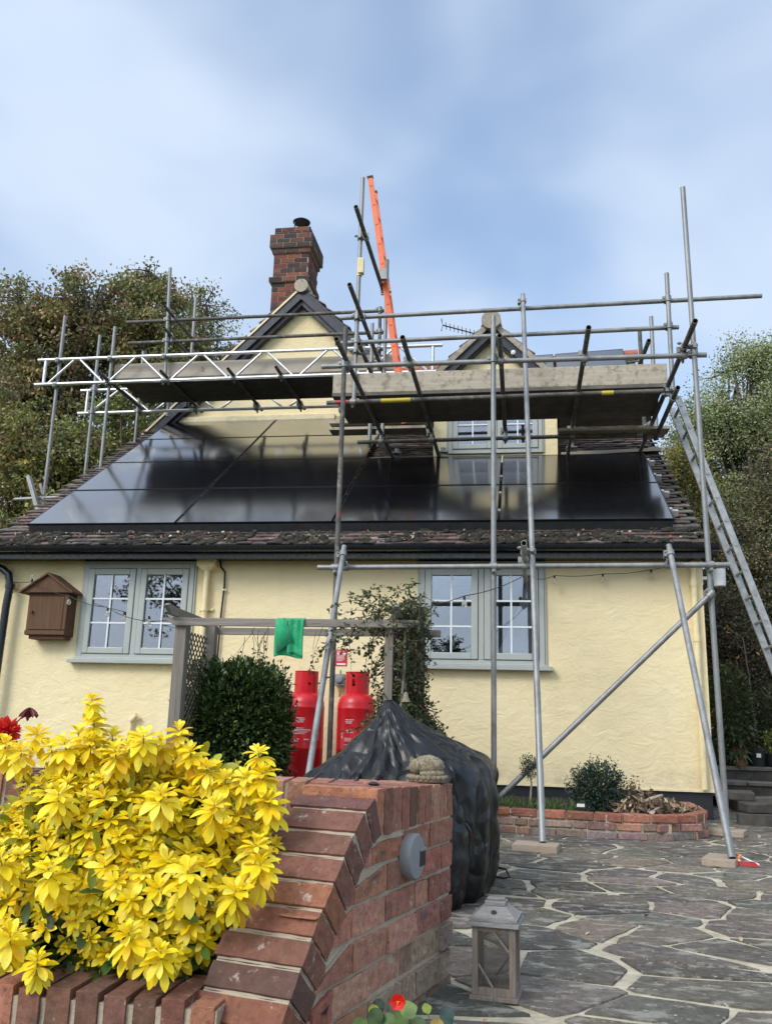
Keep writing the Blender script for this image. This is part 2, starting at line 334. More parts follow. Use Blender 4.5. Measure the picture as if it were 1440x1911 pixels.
def window(x0, x1, z0, z1, y, par, curtain=False, sill=True, rows=3, blind=False):
    fr = M(); o = .055; fy0, fy1 = y - .035, y + .06
    fr.bb((x0, fy0, z0), (x0 + o, fy1, z1)).bb((x1 - o, fy0, z0), (x1, fy1, z1)).bb((x0 + o, fy0, z1 - o), (x1 - o, fy1, z1)).bb((x0 + o, fy0, z0), (x1 - o, fy1, z0 + o))
    xm = (x0 + x1) / 2; fr.bb((xm - .028, fy0, z0 + o), (xm + .028, fy1, z1 - o))
    fr.bb((x0 - .02, fy0 - .02, z1 + .001), (x1 + .02, fy0 + .05, z1 + .022)).bb((x0 - .022, fy0 + .012, z0), (x0 - .001, fy0 + .06, z1)).bb((x1 + .001, fy0 + .012, z0), (x1 + .022, fy0 + .06, z1))
    f = fr.build('window', 'sage_frame', par, bevel=.005)
    if sill: M().bb((x0 - .075, y - .10, z0 - .045), (x1 + .075, y + .02, z0 - .002)).bb((x0 - .02, y - .06, z0 - .001), (x1 + .02, y - .037, z0 + .018)).build('sill', 'sage_frame', f, bevel=.005)
    for a, b in ((x0 + o + .004, xm - .032), (xm + .032, x1 - o - .004)):
        s = M(); q = .068; c0, c1 = z0 + o + .004, z1 - o - .004; sy0, sy1 = fy0 - .014, fy0 + .045
        s.bb((a, sy0, c0), (a + q, sy1, c1)).bb((b - q, sy0, c0), (b, sy1, c1)).bb((a + q, sy0, c1 - q), (b - q, sy1, c1)).bb((a + q, sy0, c0), (b - q, sy1, c0 + q))
        s.build('sash', 'sage_frame', f, bevel=.008)
        g = M(); ga, gb, gc, gd = a + q, b - q, c0 + q, c1 - q; gm = (ga + gb) / 2
        g.bb((gm - .009, sy0 + .012, gc), (gm + .009, sy0 + .026, gd))
        for k in range(1, rows):
            zz = gc + (gd - gc) * k / rows; g.bb((ga, sy0 + .013, zz - .009), (gm - .0091, sy0 + .025, zz + .009)).bb((gm + .0091, sy0 + .013, zz - .009), (gb, sy0 + .025, zz + .009))
        g.build('glazing_bar', 'white_bar', f)
        M().bb((ga - .004, sy0 + .029, gc - .004), (gb + .004, sy0 + .033, gd + .004)).build('pane', 'window_glass', f)
        if blind: M().bb((ga, sy0 + .045, gd - .035), (gb, sy0 + .06, gd)).build('blind', 'blind_dark', f)
    if curtain:
        c = M(); n = 26; top = z1 - .1; bot = z0 + .1; vs = []
        for j in range(9):
            tt = j / 8; zz = top + (bot - top) * tt; wl = x1 - .50 + .28 * (1 - abs(tt - .0)) if tt < 1 else x1 - .50
            wl = x1 - .17 - .33 * tt ** 1.4
            for i in range(n + 1): uu = i / n; vs.append((wl + (x1 - .09 - wl) * uu, y + .10 + .018 * math.sin(uu * 26 + tt), zz))
        c.add(vs, [(j * (n + 1) + i, j * (n + 1) + i + 1, (j + 1) * (n + 1) + i + 1, (j + 1) * (n + 1) + i) for j in range(8) for i in range(n)]); c.build('curtain', 'curtain', f, smooth='all')
    return f
window(.775, 2.05, 1.405, 2.455, 0, cot)
window(4.525, 5.805, 1.405, 2.455, 0, cot, curtain=True, blind=True)

# --- roofs
TILEPAL = [(.115, .085, .07), (.14, .095, .08), (.09, .075, .066), (.17, .12, .10), (.14, .115, .10), (.07, .062, .056), (.20, .165, .14), (.12, .08, .072)]
def tiles(mb, O, u, v, n, nu, nv, keep, wd=.165, ga=.1, pal=TILEPAL, jit=.004):
    for j in range(nv):
        for i in range(nu):
            p = O + u * (wd * (i + .5 * (j % 2))) + v * (ga * j)
            if not keep(p): continue
            c = jc(random.choice(pal), .22); tilt = .020 + random.uniform(-.004, .006); w2 = wd / 2 - .0018; dn = random.uniform(-jit, jit) + .0; sk = random.uniform(-.004, .004)
            cam_ = .003
            a = [p - u * w2 + n * (tilt + dn) + v * sk, p + n * (tilt + dn + cam_) + v * sk, p + u * w2 + n * (tilt + dn) - v * sk]
            b = [q + v * (ga * 1.25) - n * tilt * 1.05 for q in a]; lo = [q - n * .014 for q in a]; lb = [q - n * .014 for q in b]
            mb.add(a + b + lo + lb, [(0, 1, 4, 3), (1, 2, 5, 4), (6, 7, 1, 0), (7, 8, 2, 1), (0, 3, 9, 6), (2, 8, 11, 5), (6, 9, 10, 7), (7, 10, 11, 8)], c)
d = M()   # boarded decks below the tiles
d.prism([(-.24, -.30, tz(-.30) - .03), (-.24, 3.72, tz(3.72) - .03), (-.24, 3.72, tz(3.72) - .12), (-.24, -.30, tz(-.30) - .09)], (7.60, 0, 0))
def up(X, Y): return 5.276 + 1.02 * (Y - 3.6) + .045 * (X - 7.4)
d.add([(2.2, 3.6, up(2.2, 3.6) - .04), (7.5, 3.6, up(7.5, 3.6) - .04), (7.5, 5.33, up(7.5, 5.33) - .04), (2.2, 5.33, up(2.2, 5.33) - .04), (2.2, 8.2, 4.2), (7.5, 8.2, 4.2),
       (2.2, 3.6, up(2.2, 3.6) - .12), (7.5, 3.6, up(7.5, 3.6) - .12), (7.5, 5.33, up(7.5, 5.33) - .14), (2.2, 5.33, up(2.2, 5.33) - .14), (2.2, 8.1, 4.1), (7.5, 8.1, 4.1)],
      [(0, 1, 2, 3), (3, 2, 5, 4), (7, 6, 9, 8), (8, 9, 10, 11), (1, 7, 8, 2), (2, 8, 11, 5), (0, 3, 9, 6), (3, 4, 10, 9), (0, 6, 7, 1), (4, 5, 11, 10)])
d.build('roof_deck', 'dark_barge', cot)
rt = M(); O = V((-.285, -.33, tz(-.33)))
def keep1(p): return -.29 < p.x < 7.34 + .03 * math.sin(p.y * 1.3) and p.y < 3.7 and not (4.5 < p.x < 6.0 and p.y > 2.0) and not (.3 < p.x < 3.2 and .25 < p.y < 3.5) and not (3.7 < p.x < 6.9 and .25 < p.y < 1.6)
tiles(rt, O, RU, RV, RN, 48, 50, keep1)
roof = rt.build('roof', 'roof_tile', cot, recalc=False)
rt = M(); u2 = V((1, 0, .045)).normalized(); v2 = V((0, 1, 1.02)).normalized(); n2 = u2.cross(v2)
tiles(rt, V((2.3, 3.58, up(2.3, 3.58))), u2, v2, n2, 32, 25, lambda p: p.x < 7.5 and p.y < 5.34 and p.x > 2.6 + (5.33 - p.y) * .6)
rt.build('upper_roof', 'roof_tile', cot, recalc=False)
rg = M()
for i in range(13):
    X = 3.35 + i * .325; q = V((X, 5.33, up(X, 5.33) - .03)); rg.tube(q, q + V((.318, 0, .0146)), .10, 14, col=jc((.36, .13, .08), .15), caps=True)
rg.build('ridge_tiles', 'roof_tile', cot, smooth=True)
# the eaves: moss, leaf litter, fascia, gutter
mo = M()
for i in range(900):
    X = random.uniform(-.25, 7.35); s = random.random() ** 1.5 * .27; Y = -.32 + s
    if noise.noise(V((X * 1.6, Y * 3, 0))) < -.22: continue
    r0 = random.uniform(.012, .042); p = V((X, Y, tz(Y) + .018)); cc = jc(random.choice([(.03, .028, .02), (.042, .036, .026), (.024, .025, .018), (.055, .045, .034)]), .3)
    mo.lathe(p, [(r0, 0), (r0 * .9, r0 * .35), (r0 * .55, r0 * .65), (.002, r0 * .75)], 7, RN, cc, sx=random.uniform(.8, 1.7))
mo.build('moss', 'moss', cot, smooth='all', recalc=False)['kind'] = 'stuff'
lit = M(); n = 230; X = rng.uniform(-.2, 7.3, n); Y = rng.uniform(-.32, -.1, n)
leaves(lit, np.stack([X, Y, tz(Y) + .05], 1), runit(n) * [1, 1, .4], runit(n) + [0, -.5, 1], rng.uniform(.02, .05, n), rng.uniform(.012, .03, n), pick([(.45, .36, .25), (.30, .17, .10), (.55, .47, .35), (.40, .13, .09), (.22, .16, .1)], n))
lf = lit.build('leaf_litter', 'deadleaf', cot); lf['kind'] = 'stuff'
M().bb((-.75, -.285, 2.465), (7.40, -.262, 2.60)).bb((-.75, -.262, 2.485), (7.40, 0, 2.50)).build('fascia', 'black_gloss', cot)
g = M(); n = 10; A = [(-.352 + .062 * math.cos(a), 2.585 + .062 * math.sin(a)) for a in (math.pi + math.pi * k / n for k in range(n + 1))]; B = [(-.352 + .056 * math.cos(a), 2.585 + .056 * math.sin(a)) for a in (2 * math.pi - math.pi * k / n for k in range(n + 1))]
pr = A + B; vs = [(x, y, z) for x in (-.75, 7.47) for y, z in pr]; k = len(pr); g.add(vs, [(i, (i + 1) % k, k + (i + 1) % k, k + i) for i in range(k)] + [tuple(range(k)), tuple(range(2 * k - 1, k - 1, -1))])
gut = g.build('gutter', 'black_gloss', cot, smooth=True)
for X in (.22, 1.28, 2.27, 3.25, 3.40, 4.22, 5.22, 6.02, 6.95):
    b = M(); A2 = [(X, -.352 + .068 * math.cos(a), 2.587 + .067 * math.sin(a)) for a in (math.pi + math.pi * q / n for q in range(n + 1))]; b.prism(A2, (.035, 0, 0)); b.bb((X + .008, -.285, 2.53), (X + .027, -.262 - .024, 2.61)); b.build('gutter_bracket', 'black_gloss', gut)
M().bb((.06, -.075, 2.775), (7.10, -.068, 2.885)).build('bird_mesh', 'mesh_black', cot)

# --- solar panels on the low roof and the small array above
PW, PH = 1.783, 1.154
def panel(O, u, v, n, w, h, clampside=0, par=cot):
    def P(a, b, c): return O + u * a + v * b + n * c
    f = M(); q = .011; th = .035
    for (a0, a1, b0, b1) in ((0, w, 0, q), (0, w, h - q, h), (0, q, q, h - q), (w - q, w, q, h - q)):
        vs = [P(a, b, c) for a in (a0, a1) for b in (b0, b1) for c in (-th, 0)]; f.add(vs, [(0, 1, 3, 2), (4, 6, 7, 5), (0, 4, 5, 1), (2, 3, 7, 6), (0, 2, 6, 4), (1, 5, 7, 3)])
    fr = f.build('solar_panel', 'panel_frame', par)
    gl = M(); vs = [P(a, b, c) for a in (q, w - q) for b in (q, h - q) for c in (-.012, -.0025)]; gl.add(vs, [(0, 1, 3, 2), (4, 6, 7, 5), (0, 4, 5, 1), (2, 3, 7, 6), (0, 2, 6, 4), (1, 5, 7, 3)]); gl.build('glass', 'solar_glass', fr)
    if clampside:
        for bb in (.25, .75):
            c = M(); c.add([P(a, b, z) for a in (w - .004, w + .024) for b in (h * bb - .03, h * bb + .03) for z in (-.03, .006)], [(0, 1, 3, 2), (4, 6, 7, 5), (0, 4, 5, 1), (2, 3, 7, 6), (0, 2, 6, 4), (1, 5, 7, 3)]); c.build('clamp', 'panel_frame' if clampside == 1 else 'aluminium', fr)
PO = V((0, -.05, 2.9112))
for cidx in range(4):
    for ridx in range(4 if cidx < 2 else 2):
        jz = random.uniform(-.0015, .0015)
        panel(PO + RU * (PW * cidx + .01) + RV * (PH * ridx + .01) + RN * jz, RU, RV, RN, PW - .02, PH - .02, 2 if cidx >= 2 else (1 if cidx < 3 else 0))
rl = M()
for vv in (.28, .86, 1.44, 2.0):
    p = PO + RV * vv - RN * .062; rl.box(p + RU * 3.57, (7.24, .04, .04), Matrix((RU, RV, RN)).transposed())
    if True: rl.box(p + RU * 7.17 + RN * .022, (.07, .05, .06), Matrix((RU, RV, RN)).transposed())
rl.build('mounting_rail', 'aluminium', cot)
for X in (5.02, 6.19):
    q = V((X, 5.33, up(X, 5.33))) - v2 * 1.72 + n2 * .11; panel(q, u2, v2, n2, 1.134, 1.72)
# --- left gable: wall, bell-cast lip, roof, verge, barge boards
GX, GZ, S45 = 2.11, 7.70, .985
def slopes(cx, z0, hw, y0, y1, th, name, mat, drop=0, **k):
    """two roof slabs meeting at a ridge; th = thickness measured down"""
    m_ = M()
    for s in (-1, 1):
        a, b = (cx, z0 - drop), (cx + s * hw, z0 - drop - hw * S45); m_.prism([(a[0], y0, a[1]), (b[0], y0, b[1]), (b[0], y0, b[1] - th), (a[0], y0, a[1] - th)], (0, y1 - y0, 0))
    return m_.build(name, mat, cot, **k)
gw = M(); gw.prism([(GX - 2.15, 3.72, 5.30), (GX + 2.15, 3.72, 5.30), (GX + 2.15, 3.72, GZ - .2 - 2.15 * S45), (GX, 3.72, GZ - .2), (GX - 2.15, 3.72, GZ - .2 - 2.15 * S45)], (0, .3, 0)); gw.build('gable_wall', 'cream_render', cot)
M().bb((.16, 3.63, 5.40), (2.72, 3.72, 5.50)).build('gable_lip', 'cream_trim', cot, bevel=.01)
slopes(GX, GZ, 2.52, 3.52, 9, .06, 'gable_roof_deck', 'dark_barge', .05)
def gable_tiles(cx, z0, hw, y0, ny, name, pal=TILEPAL):
    m_ = M()
    for s in (-1, 1):
        v = V((-s, 0, S45)).normalized(); u = V((0, 1, 0)); n = u.cross(v) if s > 0 else v.cross(u)
        if n.z < 0: n = -n
        nj = int(hw * math.hypot(1, S45) / .1); O_ = V((cx + s * hw, y0, z0 - hw * S45)); tiles(m_, O_ + u * .08, u, v, n, ny, nj, lambda p: True, pal=pal)
    return m_.build(name, 'roof_tile', cot, recalc=False)
gable_tiles(GX, GZ - .03, 2.52, 3.50, 16, 'gable_roof', [(.24, .15, .11), (.20, .12, .09), (.28, .19, .14), (.16, .11, .085)])
def verge(cx, z0, hw, y, mat, name, drop, dep, ythick, yoff=0, sides=(-1, 1), lab=None):
    for s in sides:
        m_ = M(); a, b = (cx, z0 - drop), (cx + s * hw, z0 - drop - hw * S45); m_.prism([(a[0], y + yoff, a[1]), (b[0], y + yoff, b[1]), (b[0], y + yoff, b[1] - dep), (a[0], y + yoff, a[1] - dep)], (0, ythick, 0)); m_.build(name, mat, cot, label=lab)
verge(GX, GZ, 2.5, 3.50, 'cream_trim', 'verge_strip', .055, .045, .05, .0, (-1,))
verge(GX, GZ, 2.45, 3.50, 'dark_barge', 'barge_board', .105, .17, .035, .02)
verge(GX, GZ, 2.40, 3.50, 'dark_barge', 'soffit_board', .16, .20, .12, .07)
rg = M(); q = V((GX, 3.47, GZ - .06)); rg.tube(q, q + V((0, .35, 0)), .115, 16, col=(.42, .37, .28))
for i in range(8): rg.tube(q + V((0, .36 + .33 * i, .0)), q + V((0, .68 + .33 * i, 0)), .105, 14, col=jc((.25, .14, .10)))
rg.build('gable_ridge_tiles', 'roof_tile', cot, smooth=True)
simple('verge_mortar', (.36, .31, .25), .95, var=.3, sc=20, bump=.5)
# --- dormer with its window
DX, DZ = 5.215, 6.12
dw = M(); dw.bb((4.445, 1.95, 4.05), (4.645, 2.1, 5.05)).bb((5.865, 1.95, 4.05), (6.056, 2.1, 5.05)).bb((4.645, 1.95, 4.05), (5.865, 2.1, 4.255)).bb((4.445, 2.1, 4.05), (4.5, 5.2, 5.25)).bb((6.0, 2.1, 4.05), (6.056, 5.2, 5.25))
dw.prism([(4.445, 1.95, 5.05), (6.056, 1.95, 5.05), (6.056, 1.95, 5.14), (DX + .035, 1.95, DZ - .17), (4.445, 1.95, 5.14)], (0, .15, 0)); dw.build('dormer_wall', 'cream_render', cot)
window(4.645, 5.865, 4.262, 5.045, 1.95, cot, rows=2, sill=False)
M().bb((4.52, 2.5, 4.2), (5.98, 2.55, 5.1)).build('dormer_interior', 'interior', cot)
slopes(DX, DZ, .98, 1.80, 5.2, .05, 'dormer_roof_deck', 'dark_barge', .05)
gable_tiles(DX, DZ - .03, .98, 1.74, 18, 'dormer_roof', [(.20, .16, .12), (.24, .19, .14), (.16, .12, .09), (.18, .12, .09)])
verge(DX, DZ, 1.0, 1.74, 'verge_mortar', 'verge_strip', .035, .10, .06, 0)
verge(DX, DZ, .93, 1.75, 'dark_barge', 'barge_board', .14, .13, .03, .03)
verge(DX, DZ, .90, 1.75, 'dark_barge', 'soffit_board', .16, .13, .10, .065)
M().bb((4.80, 1.80, 5.14), (4.90, 1.95, 5.30)).bb((5.54, 1.80, 5.14), (5.64, 1.95, 5.30)).build('purlin_end', 'dark_barge', cot)
rg = M(); q = V((DX, 1.70, DZ - .085)); rg.tube(q - V((0, .03, 0)), q + V((0, .3, 0)), .128, 18, col=(.34, .29, .23))
for i in range(9): rg.tube(q + V((0, .33 * i, .0)), q + V((0, .32 + .33 * i, 0)), .10, 14, col=jc((.27, .22, .17)))
rg.build('dormer_ridge_tiles', 'roof_tile', cot, smooth=True)
M().lathe((5.50, 1.80, 5.60), [(.02, 0), (.035, .01), (.03, .03), (.0, .04)], 12, V((0, -1, 0))).build('soffit_light', 'white_plastic', cot, smooth=True)
# lead flashing at the dormer foot
M().prism([(4.42, 1.94, 4.13), (6.08, 1.94, 4.13), (6.08, 1.78, 4.05), (4.42, 1.78, 4.05)], (0, 0, .012)).build('flashing', 'lead', cot)

# --- chimney, bricks laid one by one
CHPAL = [(.16, .055, .04), (.20, .072, .045), (.10, .045, .036), (.075, .04, .035), (.23, .085, .052), (.13, .052, .042), (.06, .04, .038)]
def brick_band(mb, mm, x0, x1, y0, y1, z0, z1, nrow, pal, bl=.225, joint=.012, dep=.05, odd=0, jit=.002):
    """one block of brickwork: rows of bricks round all four sides over a mortar core"""
    mm.bb((x0 + .008, y0 + .008, z0), (x1 - .008, y1 - .008, z1)); h = (z1 - z0) / nrow
    for k in range(nrow):
        za, zb = z0 + h * k + joint / 2, z0 + h * (k + 1) - joint / 2
        for side in range(4):
            a, b = ((x0, x1) if side % 2 == 0 else (y0, y1)); off = (bl / 2 if (k + odd + side) % 2 else 0); p = a - off
            while p < b - .01:
                s, e = max(a, p) + joint / 2 * (p > a), min(b, p + bl) - joint / 2 * (p + bl < b); p += bl
                if e - s < .02: continue
                c = jc(random.choice(pal), .2); j = random.uniform(-jit, jit)
                if side == 0: mb.bb((s, y0 + j, za), (e, y0 + dep, zb), c)
                elif side == 2: mb.bb((s, y1 - dep, za), (e, y1 + j, zb), c)
                elif side == 1: mb.bb((x1 - dep, s + (.051 if s < y0 + .05 else 0), za), (x1 + j, e - (.051 if e > y1 - .05 else 0), zb), c)
                else: mb.bb((x0 + j, s + (.051 if s < y0 + .05 else 0), za), (x0 + dep, e - (.051 if e > y1 - .05 else 0), zb), c)
cb, cm = M(), M(); y0, y1 = 4.05, 4.72
DK = [(.07, .045, .042), (.10, .055, .045), (.05, .04, .042), (.17, .07, .05)]
for (xa, xb, ya, yb, za, zb, nr, pal) in ((1.44, 2.06, y0, y1, 6.9, 8.02, 13, CHPAL), (1.395, 2.10, y0 - .045, y1 + .045, 8.02, 8.11, 1, DK), (1.45, 2.06, y0, y1, 8.11, 8.56, 5, CHPAL),
    (1.42, 2.09, y0 - .03, y1 + .03, 8.56, 8.65, 1, DK), (1.38, 2.13, y0 - .065, y1 + .065, 8.65, 8.90, 3, DK), (1.44, 2.06, y0 - .0, y1 + .05, 8.90, 9.06, 2, CHPAL)):
    brick_band(cb, cm, xa, xb, ya, yb, za, zb, nr, pal, bl=.235, joint=.013)
ch = cb.build('chimney', 'chimney_brick', cot); cm.build('mortar_core', 'mortar', ch)
M().tube((1.70, 4.35, 9.05), (1.70, 4.35, 9.36), .013).tube((1.86, 4.50, 9.05), (1.86, 4.50, 9.36), .013).lathe((1.80, 4.42, 9.36), [(.02, -.01), (.15, 0), (.155, .012), (.10, .05), (.01, .07)], 28).tube((1.80, 4.42, 9.05), (1.80, 4.42, 9.14), .10, 20).build('cowl', 'soot_metal', ch, smooth=True)

# --- rainwater goods and cable on the front wall
hp = M(); a, b = 2.10, 2.31; hp.add([(a, -.135, 2.51), (b, -.135, 2.51), (b, 0, 2.51), (a, 0, 2.51), (a + .005, -.135, 2.42), (b - .005, -.135, 2.42), (b - .005, 0, 2.42), (a + .005, 0, 2.42), (a + .055, -.10, 2.37), (b - .055, -.10, 2.37), (b - .055, 0, 2.37), (a + .055, 0, 2.37)],
   [(0, 1, 5, 4), (1, 2, 6, 5), (3, 0, 4, 7), (4, 5, 9, 8), (5, 6, 10, 9), (7, 4, 8, 11), (8, 9, 10, 11), (0, 3, 2, 1)]); hop = hp.build('rain_hopper', 'pipe_cream', cot, bevel=.008)
dp = M(); dp.tube((2.205, -.06, 2.38), (2.205, -.06, .1), .034, 16).tube((2.205, -.06, 1.98), (2.205, -.06, 1.93), .042, 16).bb((2.13, -.03, 1.94), (2.29, -.001, 1.965)).build('downpipe', 'pipe_cream', hop, smooth=True)
dp = M(); dp.tube((7.275, -.05, 2.47), (7.275, -.05, .28), .03, 14)
for z in (2.25, 1.7, 1.12): dp.tube((7.275, -.05, z - .03), (7.275, -.05, z + .03), .036, 14)
dp.build('corner_pipe', 'pipe_cream', cot, smooth=True)
M().path([(2.33, -.02, 2.49), (2.345, -.03, 2.42), (2.395, -.03, 2.36), (2.40, -.03, 2.2), (2.385, -.03, 1.9), (2.375, -.03, 1.3), (2.37, -.03, .6)], .011).build('cable', 'dark_cable', cot, smooth=True)
M().bb((2.37, -.045, 2.16), (2.425, -.03, 2.172)).build('cable_clip', 'white_plastic', cot)
pt = [onY(-14, 1055, -.12), onY(6, 1062, -.12), onY(17, 1072, -.12), onY(19, 1095, -.12), onY(12, 1130, -.12), onY(2, 1200, -.12), onY(-12, 1300, -.12), onY(-30, 1400, -.12)]
bp = M(); bp.path(pt, .042, 14); bp.tube(pt[3] + V((0, 0, .03)), pt[3] - V((0, 0, .02)), .052, 14); bp.build('waste_pipe', 'black_gloss', cot, smooth=True)
q = onY(26, 1093, -.02); M().bb(q + V((-.04, -.03, -.04)), q + V((.06, .019, .035))).build('junction_box', 'pipe_cream', cot)
q = onY(245, 1345, -.04); M().tube(q + V((0, 0, -.25)), q, .02).tube(q, q + V((.07, -.02, .06)), .028).build('overflow_pipe', 'cream_trim', cot, smooth=True)
# bracket and drum on the right corner
M().bb((7.372, .02, 2.30), (7.50, .05, 2.33)).bb((7.37, .0, 2.24), (7.376, .1, 2.42)).build('bracket', 'white_plastic', cot)
# ================================================================== THE SCAFFOLDING
sc = thing('scaffolding', 'galvanised tube scaffolding with timber boarded platforms and two aluminium lattice beams around the cottage roof', 'scaffolding', (5.3, -1.25, 0))
TB = {}
def tb(key, p0, p1, name, mat='galvanised', lab=None):
    p0, p1 = V(p0), V(p1); TB[key] = (p0, p1)
    return M().tube(p0, p1, .0242, 16, hollow=True).build(name, mat, sc, smooth=True, label=lab)
YF, YG, YH = -1.25, -.217, 1.0
tb('D', (3.895, YF, .05), (3.888, YF, 4.607), 'standard', 'rusty_tube', 'dull brown upright with paint marks')
tb('A', (5.33, YF, .05), (5.333, YF, 4.655), 'standard')
tb('C', (7.205, YF, .08), (7.151, YF, 5.92), 'standard')
tb('F', (3.789, YG, 4.19), (3.799, YG, 6.976), 'standard'); tb('E', (7.143, YG, 4.17), (7.142, YG, 5.57), 'standard')
tb('low', (3.726, YF - .05, 2.19), (7.345, YF - .05, 2.215), 'ledger')
tb('rail1', (3.65, YF + .05, 4.215), (7.285, YF + .05, 4.20), 'ledger')
tb('r2', (3.544, YG + .05, 4.93), (7.245, YG + .05, 4.965), 'guard_rail'); tb('r3', (3.581, YG + .05, 5.235), (8.10, YG + .05, 5.283), 'guard_rail')
tb('lg', (3.50, YG - .05, 4.19), (7.10, YG - .05, 4.215), 'ledger', 'rusty_tube'); tb('lh', (3.62, YH - .05, 4.13), (6.98, YH - .05, 4.155), 'ledger', 'rusty_tube')
ZT = 4.262
for X, ya, yb in ((3.905, -1.724, 2.02), (4.52, -1.704, 2.02), (5.402, -1.66, 1.35), (6.185, -1.755, 2.10), (7.08, -1.80, 2.10)):
    tb(('t', X), (X, ya, ZT), (X, yb, ZT - .02), 'transom', 'rusty_tube')
tb('T5', (7.13, -.57, 4.13), (7.13, 1.0, 4.11), 'transom', 'rusty_tube')
tb('T1', (3.858, -.84, 6.2), (3.86, 1.12, 6.2), 'handrail', 'rusty_tube'); tb('T2', (3.855, -1.0, 5.2), (3.845, 1.4, 5.2), 'handrail', 'rusty_tube'); tb('T3', (3.865, -.42, 4.8), (3.855, 1.3, 4.8), 'handrail', 'rusty_tube'); tb('T4', (6.96, 0, 4.9), (6.93, 1.15, 4.9), 'handrail', 'rusty_tube')
tb('K1', (3.905, YH + .06, 4.10), (3.905, YH + .06, 6.63), 'standard'); tb('K2', (3.70, 2.0, 4.4), (3.666, 2.0, 6.45), 'standard', 'rusty_tube', 'rusty brown upright'); tb('K3', (3.76, YH, 4.08), (3.745, YH, 5.72), 'standard')
tb('M1', (7.15, YH, 4.1), (7.15, YH, 5.655), 'standard'); tb('M2', (7.02, YH + .02, 4.1), (7.012, YH + .02, 5.50), 'standard', 'rusty_tube', 'rusty brown upright')
# raking struts and the diagonal brace
tb('B', (5.704, -2.63, .05), (5.621, YG - .0, 5.40), 'raking_strut')
T = onY(1247, 1018, -1.36); Bp = V((6.865, -2.984, .05)); tb('RR', Bp, T, 'raking_strut')
T = onY(642, 1020, -1.36); d = sight(575, 1450); best = None
for k in range(400):
    p = CAM + d * (4 + k * .02); err = abs((T.y - p.y) - .76 * (T.z - p.z))
    if best is None or err < best[0]: best = (err, p)
p = best[1]; p2 = T + (p - T) * ((T.z - .03) / (T.z - p.z)); tb('RL', p2, T, 'raking_strut')
a, b = onY(1322, 1112, YF - .05), onY(945, 1475, YF - .05); tb('dg', a + (b - a) * 1.06, a - (b - a) * .02, 'brace')
tb('tie', (5.60, -2.047, 2.26), (5.62, -.02, 2.26), 'transom')
# feet standing on the roof boards
for X, Y in ((3.905, 2.02), (4.52, 2.02), (6.185, 2.10), (7.08, 2.10)):
    zr = tz(Y) + .085; m_ = M(); m_.tube((X + .055, Y - .06, zr), (X + .055, Y - .06, 4.36), .0242, 12); m_.build('foot', 'rusty_tube', sc, smooth=True); M().bb((X - .02, Y - .13, zr), (X + .12, Y + .01, zr + .012)).tube((X + .055, Y - .06, zr + .01), (X + .055, Y - .06, zr + .07), .032, 12).build('base_plate', 'galvanised', sc, smooth=True)
# boards
def board(x0, x1, y0, y1, z0, z1, name='platform_board', mat='clean_board', lab=None): M().bb((x0, y0, z0), (x1, y1, z1)).build(name, mat, sc, bevel=.004, label=lab)
for k in range(4): board(3.53 + random.uniform(-.03, .03), 7.07 + random.uniform(-.02, .02), -.19 + k * .232, -.19 + k * .232 + .225, 4.29, 4.328, mat='board_shaded')
for k in range(5):  # unseen boards, added to darken the sky mirrored in the right panels
    board(6.10, 7.25, 1.2 + k * .23, 1.2 + k * .23 + .225, 4.74, 4.778, mat='board_shaded'); board(3.45, 4.40, 1.2 + k * .23, 1.2 + k * .23 + .225, 4.74, 4.778, mat='board_shaded')
board(3.54, 7.10, YG + .03 - .0, YG + .068, 4.329, 4.553, 'toe_board', 'old_board', 'pale splintered toe board along the front of the lower platform')
# upper left platform carried by the two lattice beams
Y1, Y2 = 2.0, 3.02
for k in range(4): board(-.18 + random.uniform(-.05, .05), 3.95, Y1 + .06 + k * .232, Y1 + .06 + k * .232 + .225, 5.50, 5.538, mat='board_shaded')
board(-.22, 3.95, Y1 + .075, Y1 + .113, 5.542, 5.767, 'toe_board', 'clean_board', 'clean grey toe board behind the lattice beam')
def beam(x0, x1, Y, z, dx, mat='aluminium'):
    b = M().tube((x0, Y, z), (x1, Y, z + .01 * (x1 - x0) * 0), .0242, 14, hollow=True).build('lattice_beam', mat, sc, smooth=True, label='aluminium lattice beam')
    M().tube((x0 + .01, Y, z + .378), (x1, Y, z + .378), .0242, 14, hollow=True).build('top_chord', mat, b, smooth=True)
    L = x1 - x0 - .3; n = round(L / dx); st = L / n; x = x0 + .15
    for i in range(n):
        M().tube((x + .06, Y, z + .02), (x + st / 2 - .05, Y, z + .36), .017, 10).build('brace_bar', mat, b, smooth=True); M().tube((x + st / 2 + .05, Y, z + .36), (x + st - .06, Y, z + .02), .017, 10).build('brace_bar', mat, b, smooth=True); x += st
    for X in (x0 + .13, x1 - .13): M().tube((X, Y, z + .02), (X, Y, z + .36), .022, 10).build('end_post', mat, b, smooth=True)
TB['b1'] = (V((-1.36, Y1 - .05, 5.44)), V((4.55, Y1 - .05, 5.44))); TB['b1t'] = (V((-1.36, Y1 - .05, 5.818)), V((4.55, Y1 - .05, 5.818))); TB['b2'] = (V((-1.27, Y2 + .05, 5.40)), V((3.3, Y2 + .05, 5.40))); TB['b2t'] = (V((-1.27, Y2 + .05, 5.778)), V((3.3, Y2 + .05, 5.778)))
beam(-1.36, 4.55, Y1 - .05, 5.44, .98); beam(-1.27, 3.30, Y2 + .05, 5.40, .95)
for k, X, Yy, zt_, zb_ in (('S1', -1.035, Y1, 6.53, 1.0), ('S2', -.23, Y1, 6.32, 1.0), ('S3', -1.005, Y2, 6.69, 1.0), ('S4', -.245, Y2, 6.38, 1.0)): tb(k, (X, Yy, zb_), (X - .01, Yy, zt_), 'standard')
